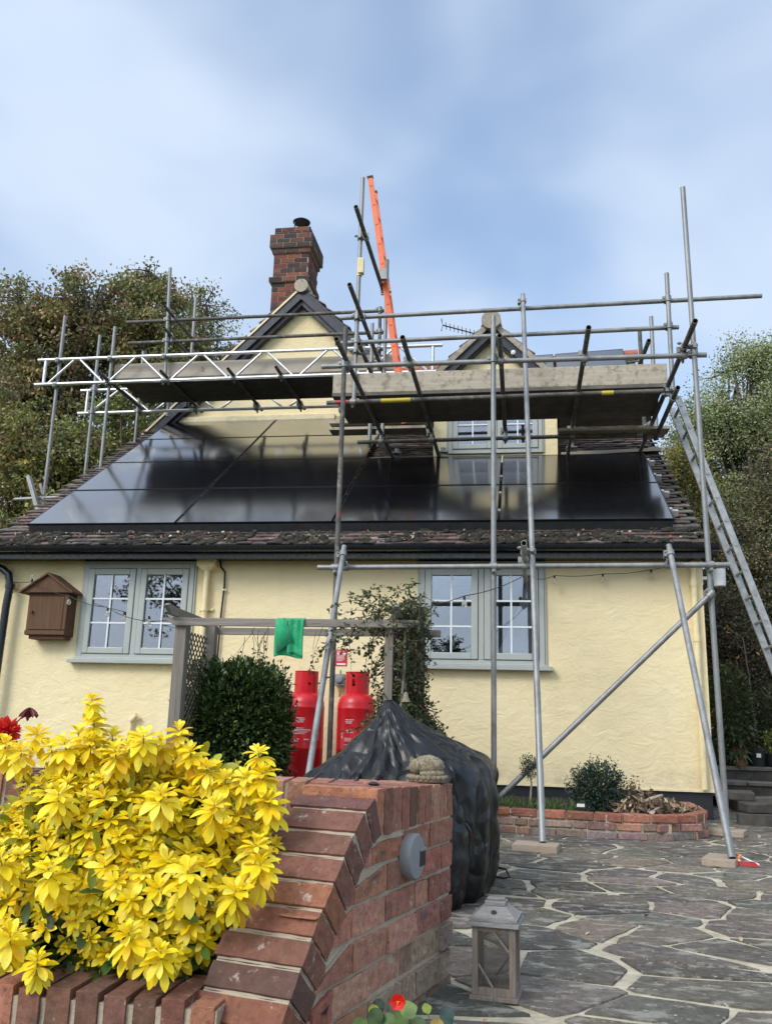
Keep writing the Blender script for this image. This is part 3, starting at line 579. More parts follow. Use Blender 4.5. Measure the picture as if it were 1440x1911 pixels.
tb('G', (.60, Y1, 5.44), (.525, Y1, 7.225), 'standard'); tb('Hh', (.545, Y2, 5.44), (.535, Y2, 7.27), 'standard'); tb('H2', (.10, Y2 + .3, 5.4), (.10, Y2 + .3, 6.2), 'standard')
tb('L3', (-.085, Y1 + .05, 6.408), (3.72, Y1 + .05, 6.413), 'guard_rail', 'rusty_tube'); tb('L2', (-.035, Y1 + .05, 6.077), (3.76, Y1 + .05, 6.088), 'guard_rail', 'rusty_tube')
for q0, q1, zz in (((308, 572), (384, 657), 6.46), ((306, 611), (367, 677), 6.17)):
    a = onZ(*q0, zz); b = onZ(*q1, zz); tb(('x', zz), a, V((a.x, b.y + .1, zz)), 'handrail', 'rusty_tube')
for X in (-.24, .66, 1.63, 2.31): tb(('u', X), (X, 1.70, 5.475), (X, 3.33, 5.47), 'transom', 'rusty_tube')
a = onY(28, 932, 2.0); b = onY(112, 928, 2.0); tb('z1', a, b, 'ledger')
a = onY(56, 895, 1.9); b = onY(70, 945, 1.9); M().box((a + b) / 2, (.075, .05, (b - a).length + .1), (b - a).to_track_quat('Z', 'Y').to_matrix()).build('swivel_prop', 'galvanised', sc)
a = onY(76, 903, 2.1); b = onY(84, 935, 2.1); M().tube(a, b + (b - a) * .3, .022).build('stub_tube', 'galvanised', sc)
# couplers wherever two tubes meet
def coupler(a, b, t=None, u=None):
    p0, p1 = TB[a]; q0, q1 = TB[b]; d1, d2 = (p1 - p0).normalized(), (q1 - q0).normalized(); w = p0 - q0; A, B_, C_ = d1.dot(d1), d1.dot(d2), d2.dot(d2); D_, E_ = d1.dot(w), d2.dot(w); den = A * C_ - B_ * B_
    s = (B_ * E_ - C_ * D_) / den; r_ = (A * E_ - B_ * D_) / den; s = max(.03, min(s, (p1 - p0).length - .03)); r_ = max(.03, min(r_, (q1 - q0).length - .03)); P, Q = p0 + d1 * s, q0 + d2 * r_
    m_ = M(); m_.tube(P - d1 * .030, P + d1 * .030, .0345, 12); m_.tube(Q - d2 * .030, Q + d2 * .030, .0345, 12); m_.tube(P, Q, .02, 8) if (P - Q).length > .01 else None
    s1 = d1.cross((Q - P).normalized()).normalized() if (Q - P).length > .01 else d1.orthogonal()
    for c, dd in ((P, d1), (Q, d2)):
        sd = dd.cross((Q - P) + V((.001, .002, .001))).normalized()
        m_.box(c + sd * .044, (.028, .030, .05), (sd.to_track_quat('X', 'Z')).to_matrix()); m_.tube(c + sd * .044 - (Q - P).normalized() * .03, c + sd * .044 + (Q - P).normalized() * .060, .008, 6); m_.tube(c + sd * .044 + (Q - P).normalized() * .03, c + sd * .044 + (Q - P).normalized() * .050, .015, 6)
    m_.build('coupler', 'galvanised', sc, smooth=True)
ts = [('t', x) for x in (3.905, 4.52, 5.402, 6.185, 7.08)]
for a, b in ([('D', 'low'), ('A', 'low'), ('C', 'low'), ('D', 'rail1'), ('A', 'rail1'), ('C', 'rail1'), ('RR', 'low'), ('RL', 'low'), ('B', 'tie'), ('tie', 'low'), ('dg', 'C'), ('F', 'r2'), ('F', 'r3'), ('E', 'r2'), ('E', 'r3'), ('B', 'r3'),
              ('F', 'lg'), ('E', 'lg'), ('T1', 'F'), ('T1', 'K1'), ('T2', 'F'), ('T2', 'K3'), ('T3', 'F'), ('T3', 'K1'), ('T4', 'M1'), ('K2', 'L3'), ('K2', 'L2'), ('T5', 'lg'), ('C', ts[4])]
             + [(t_, 'rail1') for t_ in ts] + [(t_, 'lh') for t_ in ts] + [('S1', 'b1'), ('S1', 'b1t'), ('S2', 'b1'), ('S2', 'b1t'), ('S3', 'b2'), ('S3', 'b2t'), ('S4', 'b2'), ('S4', 'b2t'), ('G', 'b1'), ('G', 'b1t'), ('G', 'L3'), ('G', 'L2'), ('K2', 'b1t'), ('S1', 'z1')]
             + [(('u', x), 'b1') for x in (-.24, .66, 1.63, 2.31)] + [(('u', x), 'b2') for x in (-.24, .66, 1.63, 2.31)] + [(('x', 6.46), 'L3'), (('x', 6.17), 'L2'), ('b1t', 'F')][:2]): coupler(a, b)
# joint pin sleeve on the tall tube and tape bands
M().tube((3.800, YG, 5.72), (3.800, YG, 5.94), .031, 12).bb((3.79, YG - .05, 5.74), (3.85, YG + .02, 5.92)).build('sleeve_coupler', 'yellow_plastic', sc, smooth=True)
M().tube((4.10, YG - .05, 4.194), (4.40, YG - .05, 4.196), .0252, 14).build('tape_band', 'tape_yellow' if 'tape_yellow' in MATS else 'yellow_tape', sc) if False else None
simple('yellow_tape', (.52, .42, .04), .6); simple('red_tape', (.35, .03, .04), .6)
M().tube((4.10, YG - .05, 4.1942), (4.42, YG - .05, 4.1964), .0252, 14).build('tape_band', 'yellow_tape', sc, smooth=True)
M().tube((6.42, YG - .05, 4.2102), (6.54, YG - .05, 4.211), .0248, 14).build('tape_band', 'yellow_tape', sc, smooth=True)
M().tube((3.60, YG - .05, 4.1907), (3.74, YG - .05, 4.1917), .0252, 14).build('tape_band', 'red_tape', sc, smooth=True)

# loose timbers on the roof under the feet
def roofboard(x0, x1, Y, wdt, lab, tilt=0.0):
    o = M(); z = tz(Y) + .055; th = R(34.26); rot = Matrix.Rotation(-tilt, 3, 'Y') @ Matrix.Rotation(R(18), 3, 'X')
    o.box(((x0 + x1) / 2, Y, z), (x1 - x0, wdt, .04), rot); return tag(o.build('scaffold_board', 'clean_board', None, bevel=.003), lab, 'board', 'timber boards lying on the low roof')
roofboard(3.60, 4.42, 1.98, .22, 'weathered timber board lying on the roof tiles left of the dormer window')
roofboard(6.10, 7.36, 2.10, .22, 'pale timber board lying tilted on the roof tiles right of the dormer window', .035)
o = M(); q0, q1 = onY(620, 797, 1.25), onY(797, 792, 1.25)
for dz in (0, .085): o.bb((q0.x, 1.06, q0.z - dz - .018), (q1.x, 1.30, q0.z - dz + .018))
tag(o.build('timber_bearer', 'old_board', None, bevel=.003), 'pair of dark timbers under the left end of the lower platform', 'timber')
o = M()
for y, w_ in ((.80, .21), (1.02, .12)): o.bb((6.02, y, 4.165), (7.27 - (y > 1.0) * .02, y + w_, 4.20))
tag(o.build('scaffold_board', 'old_board', None, bevel=.003), 'dark boards under the back of the lower platform right of the dormer window', 'board')
# wooden pads under the tube feet
def pad(x, y, rz, sx, sy, lab):
    o = M(); o.box((x, y, .025), (sx, sy, .045), Matrix.Rotation(rz, 3, 'Z')); return tag(o.build('wooden_pad', 'pad_wood', None, bevel=.004), lab, 'wooden pad', 'wooden pads under the scaffold feet')
pad(5.66, -2.68, R(-8), .30, .22, 'pale wooden pad under the middle raking tube on the paving')
pad(7.19, -1.22, R(-20), .32, .24, 'wooden pad under the corner upright beside the brick flower bed')
pad(6.82, -2.90, R(-20), .20, .30, 'grey wooden pad under the right raking tube next to the red plastic lens')
pad(3.89, -1.25, 0, .25, .22, 'wooden pad under the brown upright behind the black cover'); pad(5.33, -1.25, 0, .25, .22, 'wooden pad under the upright hidden behind the black cover')
pad(p2.x, p2.y, .2, .28, .22, 'wooden pad under the left raking tube behind the black cover')

# ---------------- ladders
def ladder(base, top, rungdir, width, mat, name, lab, cat, sw=.07, st=.028, nr=13, rr=.016, caps=None, rungmat=None):
    base, top, rd = V(base), V(top), V(rungdir).normalized(); d = (top - base).normalized(); nrm = d.cross(rd).normalized(); L = (top - base).length
    t_ = thing(name, lab, cat, base)
    rot = Matrix((rd, nrm, d)).transposed()
    for s in (0, 1):
        c = base + rd * width * s + d * L / 2; st_ = M().box(c, (st, sw, L), rot).build('stile', mat, t_, bevel=.004)
        if caps: M().box(base + rd * width * s + d * (L + .012), (st + .012, sw + .012, .03), rot).build('end_cap', caps, st_)
    for k in range(nr):
        p = base + d * (L * (k + .6) / nr); M().tube(p - rd * .022, p + rd * (width + .022), rr, 10).build('rung', rungmat or mat, t_, smooth=True)
    return t_
ladder((8.52, .0, .0), (7.222, .0, 4.25), (0, 1, 0), .36, 'ladder_metal', 'ladder', 'long aluminium ladder leaning on the right end of the scaffold platform', 'ladder', nr=17, sw=.068)
ol = ladder((4.20, .88, 4.33), (3.67, .92, 7.75), (0, 1, 0), .34, 'orange_grp', 'ladder', 'bright orange ladder standing upright on the platform beside the left gable', 'ladder', nr=12, caps='black_rubber', sw=.068, st=.03)
o = M(); q = V((3.90, .80, 6.28)); o.box(q, (.10, .06, .14)); o.build('ladder_bracket', 'galvanised', sc)
# ================================================================== GARDEN WALL / PLANTER
W0 = V((5.333, -5.925, 0)); ND = V((-.2551, -.9669, 0)); LD = V((-.9669, .2551, 0))
def WP(s, z, l=0): return W0 + ND * s + LD * l + V((0, 0, z))
FACEPAL = [(.37, .15, .09), (.40, .155, .085), (.32, .13, .085), (.37, .175, .115), (.34, .13, .08), (.39, .195, .13), (.36, .16, .105), (.28, .115, .08)]
COPPAL = [(.17, .077, .05), (.15, .07, .048), (.20, .083, .052), (.14, .068, .05), (.23, .095, .055)]
gwl = thing('brick_planter_wall', 'weathered red brick planter wall whose coping sweeps down towards the camera, in the foreground', 'brick wall', (5.1, -6.4, 0))
outer = [(.655, .622), (.722, .592), (.790, .540), (.850, .487), (.908, .433), (.962, .381), (1.012, .326), (1.060, .270), (1.107, .214), (1.153, .158), (1.198, .100), (1.24, .04)]
bw, mw = M(), M()
def brick_sz(mb, poly, l0, l1, c, jit=.002):
    j = random.uniform(-jit, jit); mb.add([WP(s, z, l0 + j) for s, z in poly] + [WP(s, z, l1 + j) for s, z in poly], [(0, 1, 2, 3), (7, 6, 5, 4), (0, 4, 5, 1), (1, 5, 6, 2), (2, 6, 7, 3), (3, 7, 4, 0)], c)
def inner(k):
    a, b = outer[max(k - 1, 0)], outer[min(k + 1, len(outer) - 1)]; tx, tz_ = b[0] - a[0], b[1] - a[1]; L = math.hypot(tx, tz_); f = min(1, (k + 1) / 3)
    return (outer[k][0] + tz_ / L * .112, outer[k][1] - tx / L * .112)
# flat coping, brick on edge
s = .0; k = 0
while s < .63:
    e = s + random.uniform(.062, .07); up_ = .010 * s; c = jc(random.choice(FACEPAL + COPPAL), .2); zt_ = .626 + .03 * s; brick_sz(bw, [(s + .004, .523 - .012 * s), (min(e, .652) - .004, .523 - .012 * e), (min(e, .652) - .004, zt_ + random.uniform(-.002, .002)), (s + .004, zt_ + random.uniform(-.002, .002))], -.004, .232, c); s = e
# swept coping
for k in range(len(outer) - 1):
    o0, o1, i0, i1 = outer[k], outer[k + 1], inner(k), inner(k + 1)
    def lerp(a, b, t): return (a[0] + (b[0] - a[0]) * t, a[1] + (b[1] - a[1]) * t)
    lift = .004; pl = [lerp(i0, i1, .06), lerp(i0, i1, .94), lerp(o0, o1, .92), lerp(o0, o1, .10)]
    brick_sz(bw, pl, -.006 + random.uniform(-.003, .003), .236 + random.uniform(-.006, .006), jc(random.choice(COPPAL), .2))
    brick_sz(mw, [i0, i1, lerp(o1, i1, .07), lerp(o0, i0, .07)], .0, .228, (.3, .3, .3), 0)
def ztop(s):
    if s < .60: return .521 - .012 * s
    for k in range(len(outer) - 1):
        a, b = inner(k), inner(k + 1)
        if a[0] <= s <= b[0]: return a[1] + (b[1] - a[1]) * (s - a[0]) / (b[0] - a[0]) - .006
    return min(.51, inner(0)[1]) if s < inner(0)[0] else -.1
z = .026 - .0825; row = 0
while z < .5:
    z1 = z + .0825; s = -(.112 if row % 2 else 0); q = 0
    while s < 1.25:
        L_ = random.choice([.222, .222, .112]) if row % 2 else random.choice([.222, .112, .222, .222]); a, b = max(s, 0) + .005, s + L_ - .005; s += L_
        if b - a < .03: continue
        za, zb = max(z + .006, -.02), z1 - .006
        ta, tb_ = min(zb, ztop(a) - .004), min(zb, ztop(b) - .004)
        if ta < za + .008: continue
        tb_ = max(tb_, za + .003)
        pal = FACEPAL if not (z < .12 and a < .45) else [(.26, .17, .12), (.33, .23, .17), (.24, .18, .14), (.30, .15, .10)]
        brick_sz(bw, [(a, za), (b, za), (b, tb_), (a, ta)], random.uniform(-.005, .001) if z > .2 else random.uniform(-.012, .004), .10, jc(random.choice(pal), .2), .001)
    z = z1; row += 1
# mortar core of the long wall
pts = [(.006, -.05)] + [(1.25, -.05)] + [(x, ztop(x) + .004) for x in (1.1, 1.05, 1.0, .95, .9, .85, .8, .75, .7, .65, .60, .4, .2)] + [(.006, .60), ] ; pts = [p for p in pts]
n = len(pts); mw.add([WP(s, z, .005) for s, z in pts] + [WP(s, z, .225) for s, z in pts], [tuple(range(n)), tuple(range(2 * n - 1, n - 1, -1))] + [(i, (i + 1) % n, n + (i + 1) % n, n + i) for i in range(n)])
mw.add([WP(s, z, l) for l in (.0, .226) for s, z in ((.008, .5), (.64, .5), (.64, .628), (.008, .618))], [(0, 1, 2, 3), (7, 6, 5, 4), (0, 4, 5, 1), (1, 5, 6, 2), (2, 6, 7, 3), (3, 7, 4, 0)])
# end face bricks at the far corner
for r_ in range(7): brick_sz(bw, [(-.003, .026 + .0825 * r_ - .0825 + .006), (.1, .026 + .0825 * r_ - .0825 + .006), (.1, .026 + .0825 * r_ - .006), (-.003, .026 + .0825 * r_ - .006)], .11, .226, jc(random.choice(FACEPAL)))
# rear wall running left, brick-on-edge top
RD = V((-1, -.10, 0)).normalized(); RW = V((5.14, -5.885, 0)); RF = RD.cross(V((0, 0, 1))) ; RF = RF if RF.y < 0 else -RF
def RP(s, z, l=0): return RW + RD * s + RF * l + V((0, 0, z))
def rb(mb, s0, s1, z0, z1, l0, l1, c): mb.add([RP(s, z, l) for l in (l0, l1) for s, z in ((s0, z0), (s1, z0), (s1, z1), (s0, z1))], [(0, 1, 2, 3), (7, 6, 5, 4), (0, 4, 5, 1), (1, 5, 6, 2), (2, 6, 7, 3), (3, 7, 4, 0)], c)
s = .0
while s < 1.5: rb(bw, s + .006, s + .066, .525, .628 + random.uniform(-.003, .003), -.003, .225, jc(random.choice(COPPAL + FACEPAL), .2)); s += .0735
for r_ in range(6):
    s = -(.11 if r_ % 2 else 0)
    while s < 1.5: rb(bw, s + .006, s + .216, .026 + .0825 * r_ + .006, .026 + .0825 * r_ + .0765, .12, .222, jc(random.choice(FACEPAL), .2)); s += .2225
rb(mw, -.0, 1.5, -.05, .619, .004, .215, (.3,) * 3)
# low front wall, bricks on end
s = 0; FWp = V((4.90, -7.035, 0))
while s < 1.05:
    wv = random.uniform(.064, .07); h = .205 + random.uniform(-.006, .004) + .012 * math.sin(s * 4); bw.bb(FWp + V((-s - wv + .005, random.uniform(-.004, .004), -.02)), FWp + V((-s - .005, .205, h)), jc(random.choice(COPPAL + FACEPAL[:5]), .2)); s += wv + .004
mw.bb(FWp + V((-1.05, .006, -.05)), FWp + V((0, .20, .192)))
tb_ = bpy.data.textures.new('chips', 'CLOUDS'); tb_.noise_scale = .028; tb_.noise_depth = 3
def rough_up(o, lv, st_): a_ = o.modifiers.new('cut', 'SUBSURF'); a_.subdivision_type = 'SIMPLE'; a_.levels = a_.render_levels = lv; d_ = o.modifiers.new('rough', 'DISPLACE'); d_.texture = tb_; d_.strength = st_; d_.mid_level = .55; d_.texture_coords = 'LOCAL'
rough_up(bw.build('bricks', 'brick', gwl, bevel=.007, seg=2, label='weathered red bricks'), 2, .009); rough_up(mw.build('mortar', 'mortar', gwl), 3, .010)
so = M(); nn_ = 18
for j in range(nn_ + 1):
    for i in range(nn_ + 1):
        x = 3.86 + 1.25 * i / nn_; y = -6.85 + .80 * j / nn_; so.v.append((x, y, .15 + .28 * (j / nn_) + .02 * noise.noise(V((x * 9, y * 9, 0)))))
so.f = [(j * (nn_ + 1) + i, j * (nn_ + 1) + i + 1, (j + 1) * (nn_ + 1) + i + 1, (j + 1) * (nn_ + 1) + i) for j in range(nn_) for i in range(nn_)]; so.c = [(.02, .02, .02)] * len(so.f)
o = so.build('planter_soil', 'soil'); o['kind'] = 'structure'
n = 500; ch_ = M(); X = rng.uniform(4.2, 4.95, n); Y = rng.uniform(-6.84, -6.5, n); leaves(ch_, np.stack([X, Y, .165 + .35 * (Y + 6.85)], 1), runit(n) * [1, 1, .3], runit(n) + [0, 0, 1.5], rng.uniform(.015, .045, n), rng.uniform(.008, .02, n), pick([(.03, .02, .015), (.06, .04, .03), (.10, .075, .055), (.02, .015, .012)], n))
o = ch_.build('bark_mulch', 'deadleaf'); o['kind'] = 'stuff'; o['label'] = 'dark bark mulch in the planter beside the swept brick coping'
# things on the wall
t = thing('wall_light', 'round grey plastic step light on the side face of the brick wall', 'wall light', WP(.385, .437, 0)); ax = -LD
M().lathe(WP(.402, .437, 0), [(.064, -.001), (.066, .010), (.066, .027), (.061, .033), (.0, .035)], 40, ax).build('body', 'grey_light', t, smooth=True)
q = WP(.366, .43, -.0325); m_ = M(); m_.box(q, (.046, .006, .045), Matrix((ND, LD, V((0, 0, 1)))).transposed()); m_.build('lamp_slot', 'black_rubber', t)
q = WP(.366, .455, -.035); m_ = M(); m_.box(q, (.048, .008, .010), Matrix((ND, LD, V((0, 0, 1)))).transposed()); m_.build('hood', 'grey_light', t, bevel=.002)
q = onZ(697, 1467, .640); tag(M().lathe(q, [(.004, 0), (.014, .003), (.015, .007), (.008, .012), (0, .013)], 16, sx=1.2).build('pebble', 'black_gloss', smooth=True), 'small dark shiny pebble lying on the brick coping', 'pebble')
# sleeping cat ornament
q = onZ(797, 1459, .634); ct = thing('cat_ornament', 'cast stone ornament of a curled sleeping cat on the far end of the brick wall', 'ornament', q)
b = M()
def blob(mb, c, r, n=14, m=9, fn=None):
    vs = []
    for j in range(m + 1):
        ph = math.pi * j / m
        for i in range(n): th = 2 * math.pi * i / n; v = V((math.sin(ph) * math.cos(th), math.sin(ph) * math.sin(th), -math.cos(ph))); k = fn(v) if fn else 1; vs.append(V(c) + V((v.x * r[0] * k, v.y * r[1] * k, v.z * r[2] * k)))
    mb.add(vs, [(j * n + i, j * n + (i + 1) % n, (j + 1) * n + (i + 1) % n, (j + 1) * n + i) for j in range(m) for i in range(n)])
blob(b, q + V((.004, 0, .052)), (.054, .042, .036), 28, 16, lambda v: 1 + .03 * math.sin(14 * v.x + 20 * v.z) ); blob(b, q + V((-.036, -.012, .050)), (.026, .026, .026), 18, 12)
for dx in (-.052, -.030): b.lathe(q + V((dx, -.012, .066)), [(.010, 0), (.006, .010), (.0, .017)], 8)
b.path([q + V((.05 * math.cos(a), -.036 * math.sin(a) - .004, .028)) for a in (0, .4, .8, 1.2, 1.6, 2.0)], [.011, .012, .012, .011, .009, .006], 8)
b.build('cat', 'stone_cast', ct, smooth='all')
b = M(); b.lathe(q + V((0, 0, 0)), [(.062, 0), (.066, .008), (.060, .018), (.05, .022), (0, .022)], 30, sx=1, sy=.78)
for i in range(22): a = 2 * math.pi * i / 22; blob(b, q + V((.062 * math.cos(a), .048 * math.sin(a), .015)), (.011, .010, .009), 8, 6)
b.build('cushion', 'stone_cast', ct, smooth='all')

# ================================================================== GOLDEN SHRUB
gs = thing('golden_shrub', 'big bright yellow leaved shrub filling the brick planter in the left foreground', 'shrub', (4.5, -6.6, .25))
mb = M(); st = M(); green = M()
GC = V((4.49, -6.56, .26)); GR = V((.50, .36, .455))
YP = [(.92, .70, .008), (.96, .76, .010), (.88, .64, .006), (.94, .78, .03), (.84, .70, .015), (.97, .84, .09)]
GP = [(.10, .17, .02), (.20, .26, .03), (.06, .11, .015), (.32, .36, .04)]
def rosette(p, ax, s, pal, tiers=3, dens=1):
    ax = ax.normalized(); q = ax.to_track_quat('Z', 'Y').to_matrix(); st.path([p.lerp(GC, .45), p - ax * s * 1.2, p], [.0035, .003, .002], 5, (.35, .38, .06))
    P, D, U, L_, W_ = [], [], [], [], []
    for t_ in range(tiers):
        el = (62, 32, 4, -22)[t_]; n_ = int((5, 8, 9, 8)[t_] * dens); ln = s * (.62, .95, 1.15, 1.15)[t_]; off = -ax * s * (.0, .18, .50, .95)[t_]; a0 = random.random() * 6.28
        for i in range(n_):
            a = a0 + 2 * math.pi * i / n_ + random.uniform(-.22, .22); e = R(el + random.uniform(-13, 13)); d = q @ V((math.cos(a) * math.cos(e), math.sin(a) * math.cos(e), math.sin(e))); d = (d + V((0, 0, -.10 * t_))).normalized()
            P.append(p + off + d * s * .07); D.append(d); U.append((ax + V((random.uniform(-.3, .3), random.uniform(-.3, .3), .2)))); l = ln * random.uniform(.78, 1.15); L_.append(l); W_.append(l * random.uniform(.40, .50))
    n = len(P); cc = pick(pal, n, .12); k_ = rng.uniform(size=n) < .04; cc[k_] = cc[k_] * np.array([.75, .6, .8])
    leaves(mb, np.array([tuple(v) for v in P]), np.array([tuple(v) for v in D]), np.array([tuple(v) for v in U]), np.array(L_), np.array(W_), cc, curl=.28, seg=4)
golden = (1 + 5 ** .5) / 2; N = 820
for i in range(N):
    ph = math.acos(1 - 2 * (i + .5) / N); th = 2 * math.pi * i / golden; v = V((math.sin(ph) * math.cos(th), math.sin(ph) * math.sin(th), math.cos(ph)))
    if v.z < -.55 or v.y > .55: continue
    lump = 1 + .13 * noise.noise(v * 2.3 + V((3, 1, 5))) + random.uniform(-.06, .05)
    p = GC + V((v.x * GR.x, v.y * GR.y, v.z * GR.z)) * lump
    if p.x > 4.93 + .02: p.x = 4.93 + random.uniform(-.03, .03)
    if p.z < .22 and p.y > -7.0: continue
    low = v.z < .0
    if low and random.random() < .5: continue
    ax = V((v.x * .8, v.y * .9 - .15, max(v.z, 0) * 1.0 + .62 - (.25 if low else 0)))
    rosette(p, ax, random.uniform(.030, .050), (YP if not low or random.random() < .72 else YP + GP), random.choice([2, 3, 4, 4]) if not low else 3)
for (x, y, Y, s) in ((172, 1305, -6.70, .048), (176, 1345, -6.70, .058), (168, 1380, -6.72, .06), (333, 1362, -6.72, .050), (355, 1400, -6.74, .055), (268, 1372, -6.8, .062), (482, 1402, -6.72, .052), (490, 1440, -6.74, .062), (500, 1490, -6.76, .062), (70, 1368, -6.7, .055), (40, 1400, -6.75, .055), (120, 1385, -6.75, .06), (215, 1400, -6.8, .06), (478, 1575, -6.88, .062), (485, 1610, -6.9, .066), (440, 1660, -6.95, .06), (350, 1625, -7.0, .066), (240, 1740, -7.02, .06), (300, 1775, -7.02, .056), (70, 1790, -7.05, .055), (20, 1745, -7.05, .06), (90, 1620, -7.0, .066), (0, 1600, -6.98, .06), (210, 1372, -6.66, .05), (240, 1392, -6.74, .055), (300, 1385, -6.74, .055), (145, 1365, -6.66, .05), (95, 1392, -6.72, .055), (10, 1385, -6.68, .055), (385, 1430, -6.74, .055), (420, 1450, -6.74, .055), (455, 1450, -6.74, .055), (300, 1480, -6.9, .066), (110, 1480, -6.9, .062), (400, 1500, -6.88, .06)):
    rosette(onY(x, y, Y), V((random.uniform(-.2, .2), -.45, 1)), s * .74, YP, 4)
# inner green foliage
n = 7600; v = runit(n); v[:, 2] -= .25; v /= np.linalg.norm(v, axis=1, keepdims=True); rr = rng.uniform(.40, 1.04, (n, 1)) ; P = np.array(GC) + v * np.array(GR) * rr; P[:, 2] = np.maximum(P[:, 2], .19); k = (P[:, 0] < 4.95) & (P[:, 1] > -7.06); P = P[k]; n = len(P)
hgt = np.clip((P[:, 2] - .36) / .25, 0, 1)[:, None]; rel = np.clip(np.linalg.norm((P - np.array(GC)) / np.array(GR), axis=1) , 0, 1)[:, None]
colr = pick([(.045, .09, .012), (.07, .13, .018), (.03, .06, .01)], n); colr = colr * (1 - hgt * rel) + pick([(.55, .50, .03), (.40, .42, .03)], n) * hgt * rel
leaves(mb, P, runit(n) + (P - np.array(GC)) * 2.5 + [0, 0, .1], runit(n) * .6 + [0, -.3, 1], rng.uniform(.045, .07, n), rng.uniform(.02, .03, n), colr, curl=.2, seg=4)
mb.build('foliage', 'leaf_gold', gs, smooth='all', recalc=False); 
for i in range(26): a = random.random() * 6.28; r0 = random.random() * .12; e = GC + V((math.cos(a) * GR.x * .8, math.sin(a) * GR.y * .7, random.uniform(.05, .35))); b0 = V((4.5 + r0 * math.cos(a), -6.55 + r0 * math.sin(a), .2)); st.path([b0, (b0 + e) / 2 + V((0, 0, .03)), e], [.007, .005, .003], 6, (.16, .15, .05))
st.build('stems', 'leaf', gs, smooth='all', recalc=False)
# red dahlia beyond the shrub
def dahlia(c, r, name, lab, pal, n=90, parent=True):
    t_ = thing(name, lab, 'flower', V((c.x, c.y, c.z - .3))); m_ = M(); d = runit(n); d[:, 1] = -np.abs(d[:, 1]) * 1.0; leaves(m_, np.array(c) + d * r * .15, d, runit(n) + [0, 0, .5], rng.uniform(r * .7, r, n), np.full(n, r * .22), pick(pal, n, .15), curl=.1, seg=4); m_.build('petals', 'petal', t_, smooth='all', recalc=False)
    M().path([c, c + V((-.01, .02, -.12)), c + V((-.03, .04, -.3))], .003, 6, (.08, .10, .03)).build('stem', 'leaf', t_); return t_
c = onY(14, 1366, -6.2); dahlia(c, .058, 'dahlia', 'spiky bright red dahlia flower at the left edge behind the yellow shrub', [(.75, .01, .05), (.85, .02, .08), (.80, .10, .04)], 150)
c = onY(55, 1334, -6.2); t = thing('withered_flower', 'shrivelled dark red flower head on a thin stem above the yellow shrub', 'flower', c + V((-.1, 0, -.3))); m_ = M(); n = 40; d = runit(n) * [1, 1, .4] + [0, 0, -.9]; leaves(m_, np.tile(np.array(c) + [0, 0, .025], (n, 1)), d, runit(n), rng.uniform(.03, .05, n), np.full(n, .012), pick([(.16, .02, .03), (.22, .04, .04), (.10, .02, .02)], n), curl=.1, seg=4); m_.build('petals', 'petal', t, smooth='all', recalc=False); M().path([c + V((0, 0, .02)), onY(35, 1345, -6.2), onY(0, 1364, -6.2)], .0022, 6, (.06, .05, .02)).build('stem', 'leaf', t)
# nasturtiums at the wall foot
t = thing('nasturtium', 'nasturtium with round leaves and one red flower at the foot of the brick wall', 'plant', onY(745, 1930, -6.75)); m_ = M(); s_ = M()
for (x, y, r, col) in ((706, 1878, .017, (.02, .045, .03)), (700, 1900, .022, (.05, .09, .03)), (697, 1886, .013, (.30, .34, .04)), (762, 1884, .021, (.22, .32, .10)), (748, 1902, .02, (.12, .20, .05)), (724, 1905, .018, (.10, .16, .05)), (833, 1897, .022, (.04, .08, .07)), (796, 1882, .012, (.25, .34, .05)), (780, 1915, .02, (.07, .12, .04)), (815, 1912, .015, (.3, .2, .05)), (672, 1912, .018, (.15, .25, .06))):
    c = onY(x, y, -6.80 + random.uniform(-.05, .05)); ax = V((random.uniform(-.5, .5), -1, random.uniform(.2, 1))).normalized(); q = ax.to_track_quat('Z', 'Y').to_matrix(); vs = [c] + [c + q @ V((r * (1 + .06 * math.sin(5 * a)) * math.cos(a), r * math.sin(a), .0035 * math.cos(3 * a))) for a in (2 * math.pi * k / 20 for k in range(20))]
    m_.add(vs, [(0, 1 + k, 1 + (k + 1) % 20) for k in range(20)], col); s_.path([c - ax * .002, c + V((random.uniform(-.02, .02), .02, -.06)), onY(745, 1930, -6.78)], .0016, 5, (.35, .42, .15))
m_.build('round_leaves', 'leaf', t, smooth='all', recalc=False); s_.build('stems', 'leaf', t, recalc=False)
c = onY(743, 1868, -6.84); m_ = M(); n = 6; a = np.arange(n) * 2 * np.pi / n; d = np.stack([np.cos(a), np.full(n, -.55), np.sin(a)], 1); leaves(m_, np.tile(np.array(c), (n, 1)), d, np.tile([0, -1., 0], (n, 1)), np.full(n, .021), np.full(n, .021), pick([(.85, .02, .012)], n, .08), curl=.1, seg=4); n = 3; leaves(m_, np.tile(np.array(c) + [0, -.002, 0], (n, 1)), np.array([[.3, -1, .2], [-.3, -1, .1], [0, -1, -.3]]), np.tile([0, 0, 1.], (n, 1)), np.full(n, .008), np.full(n, .005), pick([(.85, .45, .02)], n, .08), seg=4); m_.build('flower', 'petal', t, smooth='all', recalc=False)

